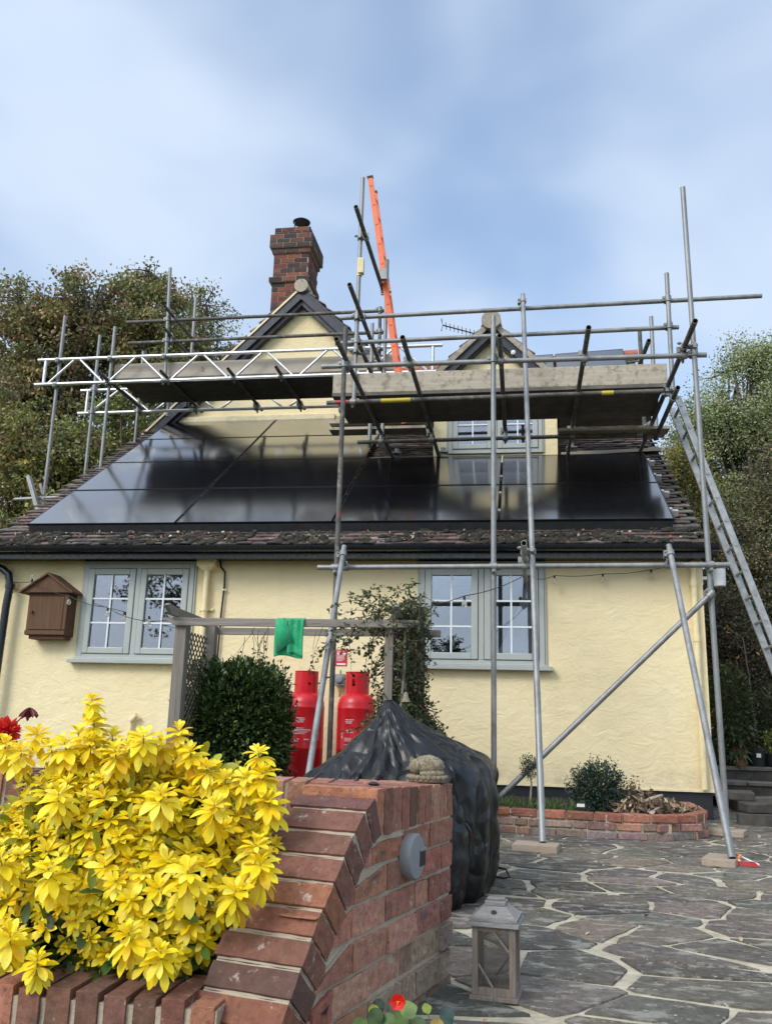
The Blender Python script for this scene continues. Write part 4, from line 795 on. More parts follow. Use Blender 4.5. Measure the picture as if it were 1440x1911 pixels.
# ================================================================== PATIO (ground setting)
def clip(poly, mx, my, nx, ny):
    out = []; n = len(poly)
    for i in range(n):
        a, b = poly[i], poly[(i + 1) % n]; da = (a[0] - mx) * nx + (a[1] - my) * ny; db = (b[0] - mx) * nx + (b[1] - my) * ny
        if da <= 0: out.append(a)
        if da * db < 0: t_ = da / (da - db); out.append((a[0] + (b[0] - a[0]) * t_, a[1] + (b[1] - a[1]) * t_))
    return out
AS = 1.25; seeds = []
for j in range(54):
    for i in range(30): seeds.append(((1.33 + i * .41 + random.uniform(-.21, .21) + .2 * (j % 2)) / AS, -8.3 + j * .27 + random.uniform(-.13, .13)))
pv = M()
for i, (x, y) in enumerate(seeds):
    poly = [(x - .6, y - .6), (x + .6, y - .6), (x + .6, y + .6), (x - .6, y + .6)]
    for (a, b) in seeds:
        if (a, b) != (x, y) and abs(a - x) < 1.1 and abs(b - y) < 1.1: poly = clip(poly, (a + x) / 2, (b + y) / 2, a - x, b - y)
    gp = random.choice([.008, .012, .016, .025]); cx = sum(p[0] for p in poly) / len(poly) * AS; cy = sum(p[1] for p in poly) / len(poly)
    P = [(a * AS, b) for a, b in poly]; P = [p for k, p in enumerate(P) if math.dist(p, P[k - 1]) > .05]
    if len(P) < 3: continue
    for k in range(len(P)):   # inset
        pass
    Q = list(P); area = sum(Q[k - 1][0] * Q[k][1] - Q[k][0] * Q[k - 1][1] for k in range(len(Q)))
    if area < 0: Q.reverse()
    for k in range(len(P)):
        a, b = P[k - 1], P[k]; dx, dy = b[0] - a[0], b[1] - a[1]; L = math.hypot(dx, dy); nx, ny = dy / L, -dx / L
        if (cx - a[0]) * nx + (cy - a[1]) * ny > 0: nx, ny = -nx, -ny
        g_ = gp * random.uniform(.4, 1.7); Q = clip(Q, a[0] - nx * g_, a[1] - ny * g_, nx, ny)
        if len(Q) < 3: break
    if len(Q) < 3: continue
    E = []
    for k in range(len(Q)):
        a, b = Q[k], Q[(k + 1) % len(Q)]; L = math.dist(a, b); m = max(1, int(L / .07))
        for q in range(m):
            t_ = (q + (.12 if q == 0 and L > .1 else 0)) / m; px, py = a[0] + (b[0] - a[0]) * t_, a[1] + (b[1] - a[1]) * t_; w_ = .007; E.append((px + w_ * noise.noise(V((px * 8, py * 8, 3))) * 2.6, py + w_ * noise.noise(V((px * 8, py * 8, 9))) * 2.6))
        if L > .1: E.append((a[0] + (b[0] - a[0]) * .93, a[1] + (b[1] - a[1]) * .93)) if False else None
    z0 = .002 + random.uniform(-.0015, .0025); tlx, tly = random.uniform(-.004, .004), random.uniform(-.004, .004); n = len(E)
    top = [(px, py, z0 + (px - cx) * tlx + (py - cy) * tly) for px, py in E]; rim = [(cx + (px - cx) * 1.012, cy + (py - cy) * 1.012, z0 - .012) for px, py in E]
    pv.add(top + rim, [tuple(range(n))] + [(k, n + k, n + (k + 1) % n, (k + 1) % n) for k in range(n)], jc(random.choice([(.125, .112, .095), (.15, .135, .11), (.165, .14, .11), (.10, .092, .08), (.19, .15, .115), (.135, .122, .10)]), .16))
o = pv.build('patio_paving', 'slab', recalc=False); o['kind'] = 'structure'
o = M().add([(1.0, -9, -.004), (13.5, -9, -.004), (13.5, 6, -.004), (1.0, 6, -.004)], [(0, 1, 2, 3)]).build('patio_mortar', 'patio_mortar', recalc=False); o['kind'] = 'structure'
o = M().add([(-400, -400, -.02), (400, -400, -.02), (400, 400, -.02), (-400, 400, -.02)], [(0, 1, 2, 3)]).build('ground', 'ground_earth', recalc=False); o['kind'] = 'structure'

n = 90; X = rng.uniform(5.4, 9, n); Y = rng.uniform(-7.2, -1.8, n); db = M(); leaves(db, np.stack([X, Y, np.full(n, .012)], 1), runit(n) * [1, 1, .1], runit(n) * .3 + [0, 0, 1], rng.uniform(.012, .035, n), rng.uniform(.008, .02, n), pick([(.35, .22, .12), (.2, .13, .08), (.5, .4, .25), (.12, .14, .05)], n), seg=4, curl=.4); o = db.build('leaf_scraps', 'deadleaf', recalc=False); o['kind'] = 'stuff'; o['label'] = 'scattered leaf scraps on the paving'
# ================================================================== COVERED BARBECUE
cv = M(); rings = []
prof = [(-.00, 4.36, 5.41, -4.98, -3.40), (.05, 4.34, 5.44, -5.0, -3.37), (.15, 4.33, 5.465, -5.0, -3.36), (.28, 4.35, 5.47, -4.98, -3.36), (.42, 4.38, 5.475, -4.96, -3.36), (.52, 4.43, 5.478, -4.94, -3.37), (.58, 4.50, 5.468, -4.90, -3.42), (.63, 4.57, 5.44, -4.87, -3.5), (.67, 4.63, 5.38, -4.84, -3.6), (.71, 4.68, 5.30, -4.82, -3.75), (.76, 4.73, 5.20, -4.78, -3.9), (.82, 4.79, 5.10, -4.74, -4.1), (.875, 4.835, 5.02, -4.70, -4.3), (.915, 4.86, 4.975, -4.67, -4.45), (.937, 4.885, 4.95, -4.64, -4.52), (.944, 4.905, 4.93, -4.60, -4.56)]
NR = 160; rr_ = random.Random(5); RIDGES = [(rr_.uniform(0, 6.28), rr_.uniform(.03, .08), rr_.uniform(-.05, .075), rr_.uniform(-.5, .5)) for _ in range(30)]
for (z, xa, xb, ya, yb) in prof:
    cx, cy, rx, ry = (xa + xb) / 2, (ya + yb) / 2, (xb - xa) / 2, (yb - ya) / 2; low = max(0, (.62 - z) / .62); ex = 3.2 if z < .6 else max(2.0, 3.2 - (z - .6) * 5)
    xb -= .035 if z < .6 else .02; rx = (xb - xa) / 2; cx = (xa + xb) / 2
    for k in range(NR):
        a = 2 * math.pi * k / NR; c_, s_ = math.cos(a), math.sin(a); q = (abs(c_) ** ex + abs(s_) ** ex) ** (-1 / ex)
        f = 1 + low * (.040 * math.sin(9 * a + 2 * math.sin(3 * a) + z * 3) + .032 * math.sin(19 * a + 4 * z + 2 * math.sin(2 * a)) + .018 * math.sin(33 * a + 3 * z)) + .03 * noise.noise(V((c_ * 2.2, s_ * 2.2, z * 3.5))) + (.05 * math.sin(5 * a + 1.2) if z > .55 else 0) * min(1, (z - .5) * 4) + .012 * noise.noise(V((c_ * 6, s_ * 6, z * 9))) + sum(am * math.exp(-(((a - a0 - tw * (z - .5) + math.pi) % (2 * math.pi) - math.pi) / ww) ** 2) for a0, ww, am, tw in RIDGES) * (1.3 - z)
        cv.v.append((cx + rx * q * c_ * f, cy + ry * q * s_ * f, z + .012 * noise.noise(V((c_ * 3, s_ * 3, z * 4))) * (z < .9)))
m = len(prof); cv.f = [(j * NR + k, j * NR + (k + 1) % NR, (j + 1) * NR + (k + 1) % NR, (j + 1) * NR + k) for j in range(m - 1) for k in range(NR)] + [tuple(range((m - 1) * NR, m * NR))]; cv.c = [(.03, .03, .03)] * len(cv.f)
o = cv.build('barbecue_cover', 'cover_fabric', smooth='all'); tag(o, 'black waterproof cover draped over garden furniture behind the brick wall, rising to a peak', 'furniture cover')
ss = o.modifiers.new('s', 'SUBSURF'); ss.levels = ss.render_levels = 1
tx = bpy.data.textures.new('creases', 'CLOUDS'); tx.noise_scale = .16; tx.noise_depth = 3; dm = o.modifiers.new('d', 'DISPLACE'); dm.texture = tx; dm.strength = .016; dm.texture_coords = 'LOCAL'; ss2 = o.modifiers.new('s2', 'SUBSURF'); ss2.levels = ss2.render_levels = 2
tx2 = bpy.data.textures.new('folds', 'VORONOI'); tx2.noise_scale = .17; tx2.weight_1 = -1; tx2.weight_2 = 1; tx2.noise_intensity = 1.2; dm = o.modifiers.new('d2', 'DISPLACE'); dm.texture = tx2; dm.strength = .030; dm.mid_level = .4; dm.texture_coords = 'LOCAL'
q = onZ(940, 1640, .02); sm_ = M(); sm_.path([q + V((-.05, .05, .05)), q + V((.01, .02, .045)), q + V((.03, 0, .01)), q + V((.0, -.02, .005)), q + V((-.05, -.01, .01))], .006, 6); sm_.build('tie_strap', 'black_rubber', o, smooth=True)

# ================================================================== LANTERN
L0 = V((5.487, -6.05, 0)); la = thing('lantern', 'weathered wooden lantern with glass sides standing on the paving beside the brick wall', 'lantern', L0)
RZ = Matrix.Rotation(R(-6), 3, 'Z')
def lb(mb, c, size, tilt=None): r_ = RZ @ tilt if tilt is not None else RZ; mb.box(L0 + RZ @ V(c), size, r_)
h = .068
m_ = M(); lb(m_, (0, 0, .009), (.150, .150, .014)); lb(m_, (0, 0, .001 + .001), (.14, .14, .004)); m_.build('base', 'lantern_wood', la, bevel=.002)
for sx in (-1, 1):
    for sy in (-1, 1): m_ = M(); lb(m_, (sx * .058, sy * .058, .122), (.019, .019, .212)); m_.build('post', 'lantern_wood', la, bevel=.0015)
m_ = M()
for sgn in (-1, 1):
    for z in (.028, .221):
        hh = .024 if z < .1 else .016
        for c_, s_ in (((0, sgn * .058, z), (.097, .014, hh)), ((sgn * .058, 0, z), (.014, .097, hh))): m_ = M(); lb(m_, c_, s_); m_.build('rail', 'lantern_wood', la, bevel=.001)
for sgn in (-1, 1):
    m_ = M(); a, b = (-.047, .047) if sgn < 0 else (.047, -.047)
    for (p0, p1) in ((((-.046, .110), (-.002, .042)), ((.002, .212), (.047, .155))) if sgn < 0 else (((.046, .125), (-.010, .045)), ((-.002, .212), (-.047, .17)))):
        if p0 == p1: continue
        pa, pb = L0 + RZ @ V((p0[0], sgn * .064, p0[1])), L0 + RZ @ V((p1[0], sgn * .064, p1[1])); m_.box((pa + pb) / 2, (.007, .006, (pb - pa).length), (pb - pa).to_track_quat('Z', 'Y').to_matrix())
    m_.build('cross_brace', 'lantern_wood', la)
    m_ = M(); lb(m_, (0, sgn * .0555, .125), (.097, .002, .178)); m_.build('glass', 'lantern_glass', la); m_ = M(); lb(m_, (sgn * .0555, 0, .125), (.002, .097, .178)); m_.build('glass', 'lantern_glass', la)
m_ = M(); lb(m_, (0, 0, .236), (.160, .160, .014)); lb(m_, (0, 0, .250), (.148, .148, .013))
a_, b_ = .069, .036; z0, z1 = .2566, .288; m_.add([L0 + RZ @ V(v) for v in [(-a_, -a_, z0), (a_, -a_, z0), (a_, a_, z0), (-a_, a_, z0), (-b_, -b_, z1), (b_, -b_, z1), (b_, b_, z1), (-b_, b_, z1)]], [(3, 2, 1, 0), (4, 5, 6, 7), (0, 1, 5, 4), (1, 2, 6, 5), (2, 3, 7, 6), (3, 0, 4, 7)]); m_.build('roof', 'lantern_grey', la, bevel=.0015)
m_ = M(); lb(m_, (0, 0, .295), (.066, .066, .013)); lb(m_, (0, 0, .306), (.056, .03, .008)); m_.build('top_plate', 'lantern_grey', la, bevel=.002)
m_ = M(); q = L0 + RZ @ V((0, -.055, .272)); m_.lathe(q, [(.007, -.003), (.007, .003), (.004, .004)], 12, V((0, -1, .8)), sx=1.3).build('vent_hole', 'black_rubber', la)
m_ = M(); m_.path([L0 + V((-.02, .03, .222)), L0 + V((-.012, .03, .206)), L0 + V((0, .03, .201)), L0 + V((.012, .03, .206)), L0 + V((.02, .03, .222))], .003, 6).build('latch_ring', 'dark_cable', la)
la.scale = (1, 1, .93)

# red plastic lens by the right raking tube
q = onZ(1376, 1616, 0.0); rl_ = thing('red_plastic_lens', 'broken red and amber plastic lamp lens lying on the paving by the right raking tube', 'lamp lens', q); th = R(-14); rz = Matrix.Rotation(th, 3, 'Z')
def rp(x, y, z): return q + rz @ V((x, y, z))
m_ = M(); o_ = [(-.12, -.02), (-.06, -.045), (.08, -.055), (.135, -.035), (.125, .0), (.03, .035), (-.08, .02)]; m_.add([rp(x, y, .006) for x, y in o_] + [rp(x * .75, y * .6, .034) for x, y in o_], [tuple(range(6, -1, -1)), tuple(range(7, 14))] + [(k, (k + 1) % 7, 7 + (k + 1) % 7, 7 + k) for k in range(7)]); m_.build('red_lens', 'red_lens', rl_, bevel=.004)
m_ = M(); m_.add([rp(x, y, z) for x, y, z in [(-.03, -.035, .033), (.02, -.04, .033), (.02, .01, .037), (-.03, .005, .037), (-.02, -.03, .045), (.01, -.032, .045), (.01, .0, .048), (-.02, .0, .048)]], [(3, 2, 1, 0), (4, 5, 6, 7), (0, 1, 5, 4), (1, 2, 6, 5), (2, 3, 7, 6), (3, 0, 4, 7)]); m_.path([rp(0, .0, .045), rp(.02, .02, .06), rp(-.01, .045, .065), rp(-.045, .03, .06)], .009, 8); m_.build('amber_insert', 'orange_plastic', rl_, smooth=True)
M().tube(rp(.125, -.03, .02), rp(-.03, .13, .06), .006, 8).build('white_rod', 'white_plastic', rl_)
# ================================================================== PERGOLA, CYLINDERS, HEDGE
pg = thing('pergola', 'weathered grey timber pergola frame with a lattice side standing in front of the cream wall', 'pergola', (3.7, -2.0, 0)); PF, PR = -2.3, -1.71; PZ = 1.56
def post(x, y, z, wdt, mat='weathered_v'): return M().bb((x - wdt / 2, y - wdt / 2, -.0), (x + wdt / 2, y + wdt / 2, z)).build('post', mat, pg, bevel=.004)
post(2.87, PF, 1.60, .095); post(2.90, PR, 1.60, .09); xr = onY(726, 1230, PF).x; post(xr, PF, 1.60, .066); post(xr + .18, PR, 1.60, .066)
rz_ = M(); a = onY(302, 1157, PF - .07); b = onY(782, 1169, PF - .07); rz_.prism([(a.x, PF - .085, PZ + .025), (a.x + .12, PF - .085, PZ - .028), (b.x - .08, PF - .085, PZ - .028), (b.x, PF - .085, PZ + .01), (b.x, PF - .085, PZ + .032), (a.x, PF - .085, PZ + .034)], (0, .036, 0)); rz_.build('rail', 'weathered_h', pg, bevel=.003)
M().bb((2.84, PR + .046, PZ - .028), (4.9, PR + .08, PZ + .032)).build('rail', 'weathered_h', pg, bevel=.003)
for X in (2.795, xr + .06): M().prism([(X, -2.55, PZ + .115), (X, -2.44, PZ + .050), (X, -1.5, PZ + .036), (X, -1.5, PZ + .10), (X, -2.4, PZ + .12), (X, -2.5, PZ + .135)], (.036, 0, 0)).build('side_rail', 'weathered_h', pg, bevel=.003)
for X, Y_ in ((2.86, PF - .088), (2.90, PR + .03), (xr, PF - .088)): M().lathe((X, Y_, PZ), [(.0, -.004), (.009, -.003), (.009, .0)], 10, V((0, -1, 0))).build('bolt', 'galvanised', pg)
wood('lattice_wood', (.05, .042, .035), (.12, .10, .08), (14, 14, 2)); lt = M(); x0 = 2.875
for k in range(-14, 30):
    for s in (1, -1):
        pa, pb = [], []
        y0_ = PF + .05 + k * .072; z0_, z1_ = .55, 1.50; y1_ = y0_ + s * (z1_ - z0_) * .9
        # clip the slat to the panel
        t0, t1 = 0, 1; ya, yb = PF + .05, PR - .05
        dy = y1_ - y0_
        for lim, sg in ((ya, 1), (yb, -1)):
            den = dy * sg; num = (lim - y0_) * sg
            if den > 0: t0 = max(t0, num / den)
            elif den < 0: t1 = min(t1, num / den)
        if t1 - t0 < .03: continue
        p_ = V((x0 + .0022 * s, y0_ + dy * t0, z0_ + .95 * t0)); q_ = V((x0 + .0022 * s, y0_ + dy * t1, z0_ + .95 * t1)); lt.box((p_ + q_) / 2, (.004, .016, (q_ - p_).length), (q_ - p_).to_track_quat('Z', 'X').to_matrix() @ Matrix.Rotation(R(90), 3, 'Z'))
lt.build('lattice_panel', 'lattice_wood', pg)
# green cloth hanging over the front rail
c0, c1 = onY(515, 1150, PF - .10), onY(568, 1150, PF - .10); gc = M(); nx_, nz_ = 16, 22
def cl(u, v, lay):
    x = c0.x + (c1.x - c0.x) * (u if lay == 0 else .48 + .52 * u) - .006 * math.sin(v * 3); z = PZ + .040 - v * (.305 if lay == 0 else .285) + .012 * math.sin(u * 5) * v; y = PF - .093 - .010 * math.sin(u * 7 + v) * v - .016 * lay - .006 * math.sin(u * 13)
    return (x, y, z)
for lay in (0, 1):
    o_ = len(gc.v)
    for j in range(nz_ + 1):
        for i in range(nx_ + 1):
            u, v = i / nx_, j / nz_
            if lay == 1: u = u * (1 - .0) ; x, y, z = cl(u, v, 1); 
            else: x, y, z = cl(u, v, 0)
            if j == 0: y, z = PF - .045, PZ + .044
            gc.v.append((x, y, z))
    gc.f += [(o_ + j * (nx_ + 1) + i, o_ + j * (nx_ + 1) + i + 1, o_ + (j + 1) * (nx_ + 1) + i + 1, o_ + (j + 1) * (nx_ + 1) + i) for j in range(nz_) for i in range(nx_)]; gc.c += [(.1, .4, .2)] * (nz_ * nx_)
# folded-over corner
F0 = [(c0.x + (c1.x - c0.x) * a, PF - .125, PZ + .040 - b * .305) for a, b in ((.36, .02), (.66, .60), (.10, .92), (.02, .05))]; o_ = len(gc.v); gc.v += F0; gc.f.append((o_, o_ + 1, o_ + 2, o_ + 3)); gc.c.append((.1, .4, .2))
o = gc.build('green_cloth', 'green_cloth', smooth='all'); tag(o, 'bright green microfibre cloth hung over the pergola rail', 'cloth'); sm_ = o.modifiers.new('s', 'SOLIDIFY'); sm_.thickness = .006

def cylinder(x, y, lab, lines, hole):
    t_ = thing('gas_cylinder', lab, 'gas cylinder', (x, y, 0), 'red gas cylinders against the cream wall')
    prof = [(.15, .0), (.16, .02), (.16, .07), (.175, .09), (.186, .12), (.1875, .16), (.1875, .55), (.189, .553), (.189, .563), (.1875, .566), (.1875, .93), (.189, .935), (.189, .945), (.1865, .95), (.184, .985), (.172, 1.025), (.15, 1.058), (.118, 1.08), (.06, 1.09), (0, 1.092)]
    M().lathe((x, y, 0), prof, 48).build('body', 'red_paint', t_, smooth=True)
    col = M(); n = 48; r0, r1 = .116, .110; vs = []; zz = [1.078, 1.15, 1.22, 1.285]
    for r_ in (r0, r1):
        for z in zz: vs += [(x + r_ * math.cos(2 * math.pi * k / n), y + r_ * math.sin(2 * math.pi * k / n), z) for k in range(n)]
    fs = []
    for j in range(3):
        for k in range(n):
            ang = (360 * (k + .5) / n) % 360
            if j == 1 and any(abs((ang - h_ + 180) % 360 - 180) < 9 for h_ in hole): continue
            a = j * n + k; b = j * n + (k + 1) % n; fs += [(a, b, b + n, a + n), (a + 4 * n, a + 5 * n, b + 5 * n, b + 4 * n)]
    for k in range(n): b = (k + 1) % n; fs += [(3 * n + k, 3 * n + b, 7 * n + b, 7 * n + k)]
    col.add(vs, fs); col.build('collar', 'red_paint', t_, smooth=True, recalc=False)
    rim = M(); rim.path([(x + .114 * math.cos(2 * math.pi * k / 40), y + .114 * math.sin(2 * math.pi * k / 40), 1.285) for k in range(41)], .0055, 8); rim.build('collar_rim', 'red_paint', t_, smooth=True)
    M().lathe((x, y, 1.09), [(.022, 0), (.022, .05), (.016, .055), (.016, .08), (.026, .085), (.026, .1), (0, .105)], 14).build('valve', 'brass', t_, smooth=True)
    lb_ = M(); R_ = .1895
    for (z, a0, aw, hh) in lines:
        # each printed line is a row of short dashes like small lettering
        a = a0
        while a < a0 + aw:
            w_ = random.uniform(1.6, 4.2); e = min(a + w_, a0 + aw); p = [(x + R_ * math.cos(R(q)), y + R_ * math.sin(R(q))) for q in (a, (a + e) / 2, e)]
            lb_.add([(px, py, z) for px, py in p] + [(px, py, z + hh) for px, py in p], [(0, 1, 4, 3), (1, 2, 5, 4)]); a = e + random.uniform(.5, 1.1)
    lb_.build('printed_text', 'label_white', t_, recalc=False); return t_
L1 = [(.835, 258, 26, .006), (.822, 256, 28, .005), (.810, 258, 24, .005), (.798, 262, 18, .006), (.742, 240, 42, .006), (.728, 240, 62, .006), (.716, 240, 64, .005), (.704, 240, 52, .005), (.690, 240, 46, .005), (.640, 240, 30, .006), (.622, 240, 26, .006), (.634, 284, 14, .011), (.70, 318, 14, .007), (.68, 318, 14, .007), (.66, 318, 14, .007), (.64, 318, 14, .007), (.72, 318, 12, .007), (.74, 318, 13, .007), (.86, 320, 8, .03), (.80, 320, 8, .02)]
cylinder(3.475, -.5, 'left of the two tall red gas cylinders, nearer the hedge', L1, (300,))
L2 = [(.83, 248, 26, .006), (.815, 248, 22, .005), (.80, 250, 18, .006), (.73, 252, 14, .009), (.715, 254, 20, .006), (.66, 246, 22, .005), (.648, 246, 22, .005), (.636, 246, 20, .005), (.66, 236, 4, .05), (.60, 246, 18, .005)]
cylinder(3.985, -.5, 'right of the two tall red gas cylinders, partly behind the black cover', L2, (262,))
sg = thing('warning_sign', 'small red safety sign with white lettering on the cream wall above the gas cylinders', 'sign', (3.715, 0, 1.377)); M().bb((3.655, -.006, 1.377), (3.775, -.001, 1.547)).build('plate', 'red_sign', sg)
m_ = M()
for z, wv in ((1.528, .08), (1.517, .05), (1.485, .09), (1.474, .085), (1.463, .09), (1.452, .08), (1.438, .085), (1.427, .06)):
    x = 3.665
    while x < 3.665 + wv: w_ = random.uniform(.004, .012); m_.bb((x, -.0075, z), (min(x + w_, 3.665 + wv), -.0065, z + .0055)); x += w_ + .003
m_.bb((3.668, -.0075, 1.387), (3.762, -.0065, 1.405)); m_.bb((3.668, -.0075, 1.495), (3.69, -.0065, 1.512)); m_.bb((3.73, -.0075, 1.495), (3.76, -.0065, 1.512)); m_.build('lettering', 'label_white', sg)
rgx = onY(634, 1265, -.08); rg_ = thing('gas_regulator', 'grey gas changeover regulator fixed to the wall between the two red cylinders', 'regulator', (rgx.x, 0, 1.1))
M().bb((rgx.x - .05, -.10, 1.17), (rgx.x + .05, -.005, 1.29)).lathe((rgx.x, -.10, 1.235), [(.04, -.01), (.042, .02), (.03, .03), (0, .031)], 18, V((0, -1, 0))).build('housing', 'grey_box', rg_, bevel=.006, smooth=True)
M().tube((rgx.x, -.05, 1.17), (rgx.x, -.05, 1.06), .012).tube((rgx.x, -.05, 1.14), (rgx.x, -.05, 1.11), .018, 6).tube((rgx.x, -.05, 1.29), (rgx.x, -.05, 1.33), .01).build('outlet_pipe', 'brass', rg_, smooth=True)
for s, cx in ((-1, 3.475), (1, 3.985)): M().path([(rgx.x + s * .05, -.06, 1.24), (rgx.x + s * .12, -.12, 1.255), ((rgx.x + cx) / 2, -.28, 1.20), (cx - s * .10, -.46, 1.17), (cx - s * .02, -.5, 1.17)], .008, 8).build('hose', 'black_rubber', rg_, smooth=True)

# generic foliage -------------------------------------------------
def np_mesh(name, vs, fs, cols, mat, parent):
    me = bpy.data.meshes.new(name); k = fs.shape[1]; org = V(((vs[:, 0].min() + vs[:, 0].max()) / 2, (vs[:, 1].min() + vs[:, 1].max()) / 2, vs[:, 2].min())); vs = vs - np.array(org)
    me.vertices.add(len(vs)); me.vertices.foreach_set('co', vs.astype(np.float32).ravel()); me.loops.add(fs.size); me.loops.foreach_set('vertex_index', fs.astype(np.int32).ravel()); me.polygons.add(len(fs)); me.polygons.foreach_set('loop_start', (np.arange(len(fs)) * k).astype(np.int32)); me.polygons.foreach_set('loop_total', np.full(len(fs), k, dtype=np.int32))
    a = me.color_attributes.new('col', 'FLOAT_COLOR', 'CORNER'); a.data.foreach_set('color', np.repeat(np.concatenate([cols, np.ones((len(cols), 1))], 1).astype(np.float32), k, axis=0).ravel()); me.update(); me.validate()
    o = bpy.data.objects.new(name, me); COL.objects.link(o); me.materials.append(MATS[mat]); WO[o.name] = org
    if parent: o.parent = parent; o.location = org - WO[parent.name]
    else: o.location = org
    return o
def np_leaves(P, D, U, L, W, curl=.2):
    D = D / np.linalg.norm(D, axis=1, keepdims=True); S = np.cross(D, U); S /= np.linalg.norm(S, axis=1, keepdims=True) + 1e-9; N_ = np.cross(S, D); L = L[:, None]; W = W[:, None]
    vs = np.stack([P, P + D * L * .5 + S * W * .5, P + D * L - N_ * L * curl, P + D * L * .5 - S * W * .5], 1).reshape(-1, 3); return vs, np.arange(len(vs)).reshape(-1, 4)
def shrub(root, box0, box1, n, pal, ln, wd, mat='leaf', ex=2.6, bias=.75, name='foliage'):
    a, b = np.array(box0), np.array(box1); c, h = (a + b) / 2, (b - a) / 2; v = runit(n); q = (np.abs(v) ** ex).sum(1) ** (-1 / ex); rr = 1 - (1 - rng.uniform(0, 1, n) ** .6) * bias
    lum = np.array([noise.noise(V((x * 3.1, y * 3.1, z * 3.1))) for x, y, z in v]) * .13
    P = c + v * (q * rr * (1 + lum))[:, None] * h; P += rng.normal(size=(n, 3)) * .012; D = v + runit(n) * .8 + [0, -.1, .25]; U = runit(n) * .5 + [0, 0, 1]
    vs, fs = np_leaves(P, D, U, rng.uniform(ln * .7, ln * 1.25, n), rng.uniform(wd * .7, wd * 1.25, n)); return np_mesh(name, vs, fs, pick(pal, n, .25), mat, root)
def stems(root, base, tips, r=.008, col=(.10, .08, .05)):
    m_ = M()
    for t_ in tips: mid = (V(base) + V(t_)) / 2 + V((random.uniform(-.04, .04), random.uniform(-.04, .04), .03)); m_.path([base, mid, t_], [r, r * .7, r * .3], 6, col)
    return m_.build('stems', 'bark', root, smooth='all', recalc=False)
t = thing('clipped_hedge', 'dark green dense evergreen bush under the pergola beside the left gas cylinder', 'bush', (3.1, -1.5, 0))
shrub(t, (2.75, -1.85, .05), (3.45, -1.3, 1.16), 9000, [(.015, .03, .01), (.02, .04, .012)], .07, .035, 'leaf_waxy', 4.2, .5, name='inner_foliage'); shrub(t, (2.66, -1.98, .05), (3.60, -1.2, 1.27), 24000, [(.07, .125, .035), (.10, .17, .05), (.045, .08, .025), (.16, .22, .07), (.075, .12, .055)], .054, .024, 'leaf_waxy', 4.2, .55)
stems(t, (3.1, -1.55, 0), [(2.8, -1.5, .9), (3.4, -1.5, .9), (3.1, -1.7, 1.0), (3.2, -1.4, 1.1)], .02)
# climber on the right of the pergola
t = thing('climbing_plant', 'straggling evergreen climber wrapped over the right end of the pergola by the window', 'climbing plant', (xr, PF, 0)); sm_ = M(); LP, LDr = [], []
def strand(p, d, n, step=.045, r=.004, grav=-.25, leaf=.8):
    pts = [V(p)]; d = V(d)
    for k in range(n):
        d = (d + V((random.uniform(-.5, .5), random.uniform(-.4, .4), random.uniform(-.4, .4) + grav)) * .55).normalized(); q = pts[-1] + d * step; q.y = min(q.y, -.05); q.x = min(q.x, (4.80 if q.z > .95 else 4.80 + (.95 - q.z) * .75) + random.uniform(-.14, .09)); q.z = min(q.z, 1.86); pts.append(q)
        if random.random() < leaf:
            for _ in range(random.choice([2, 3, 4, 5])): LP.append(tuple(q)); LDr.append(tuple(V((random.uniform(-1, 1), random.uniform(-1, 1), random.uniform(-.8, .6)))))
    sm_.path(pts, [r * (1 - .7 * i / len(pts)) for i in range(len(pts))], 5, jc((.09, .065, .045)))
for i in range(110): strand((random.uniform(4.38, 4.86), random.uniform(-2.4, -1.7), PZ + random.uniform(-.05, .14)), (random.uniform(-1, 1), random.uniform(-.3, .3), random.uniform(-.3, .8)), random.randint(5, 15), grav=-.22)
for i in range(260): strand((random.uniform(4.56, 4.80), random.uniform(-2.3, -1.7), random.uniform(.6, 1.55)), (random.uniform(-.7, .6), random.uniform(-.3, .3), -.4), random.randint(5, 11), grav=-.2)
for i in range(230):
    x_ = random.uniform(4.6, 5.12); strand((x_, random.uniform(-2.2, -1.6), random.uniform(.3, 1.25 - (x_ - 4.6) * 1.3)), (random.uniform(-.5, .6), -.2, .1), random.randint(4, 9), grav=-.08)
for i in range(9): strand((random.uniform(3.3, 4.3), PF + random.uniform(-.05, .5), PZ - .02), (random.uniform(-.3, .3), 0, -1), random.randint(4, 9), r=.0025, leaf=.25)
for i in range(6): strand((random.uniform(3.15, 3.4), PR + .02, PZ - .05), (0, 0, -1), random.randint(6, 12), r=.003, leaf=.3)
P = np.array(LP) + rng.normal(size=(len(LP), 3)) * .012; n = len(P); vs, fs = np_leaves(P, np.array(LDr) + 1e-3, runit(n) + [0, -.5, 1], rng.uniform(.028, .055, n), rng.uniform(.015, .027, n)); np_mesh('foliage', vs, fs, pick([(.05, .075, .025), (.07, .10, .035), (.035, .055, .02), (.11, .14, .05), (.10, .08, .035), (.06, .08, .03)], n, .3), 'leaf', t)
sm_.path([(4.64, -2.2, 0), (4.60, -2.3, .5), (4.66, -2.25, .9), (4.62, -2.2, 1.3), (4.6, -2.2, PZ)], [.016, .014, .013, .012, .01], 8, (.13, .11, .09)); sm_.path([(4.70, -2.3, .3), (4.66, -2.38, .8), (4.69, -2.36, 1.2), (4.68, -2.3, 1.5)], [.012, .011, .010, .008], 8, (.20, .18, .15)); sm_.path([(4.64, -2.2, .02), (4.67, -2.26, .2), (4.70, -2.3, .31)], .012, 6, (.2, .18, .15)); sm_.build('stems', 'bark', t, smooth='all', recalc=False)
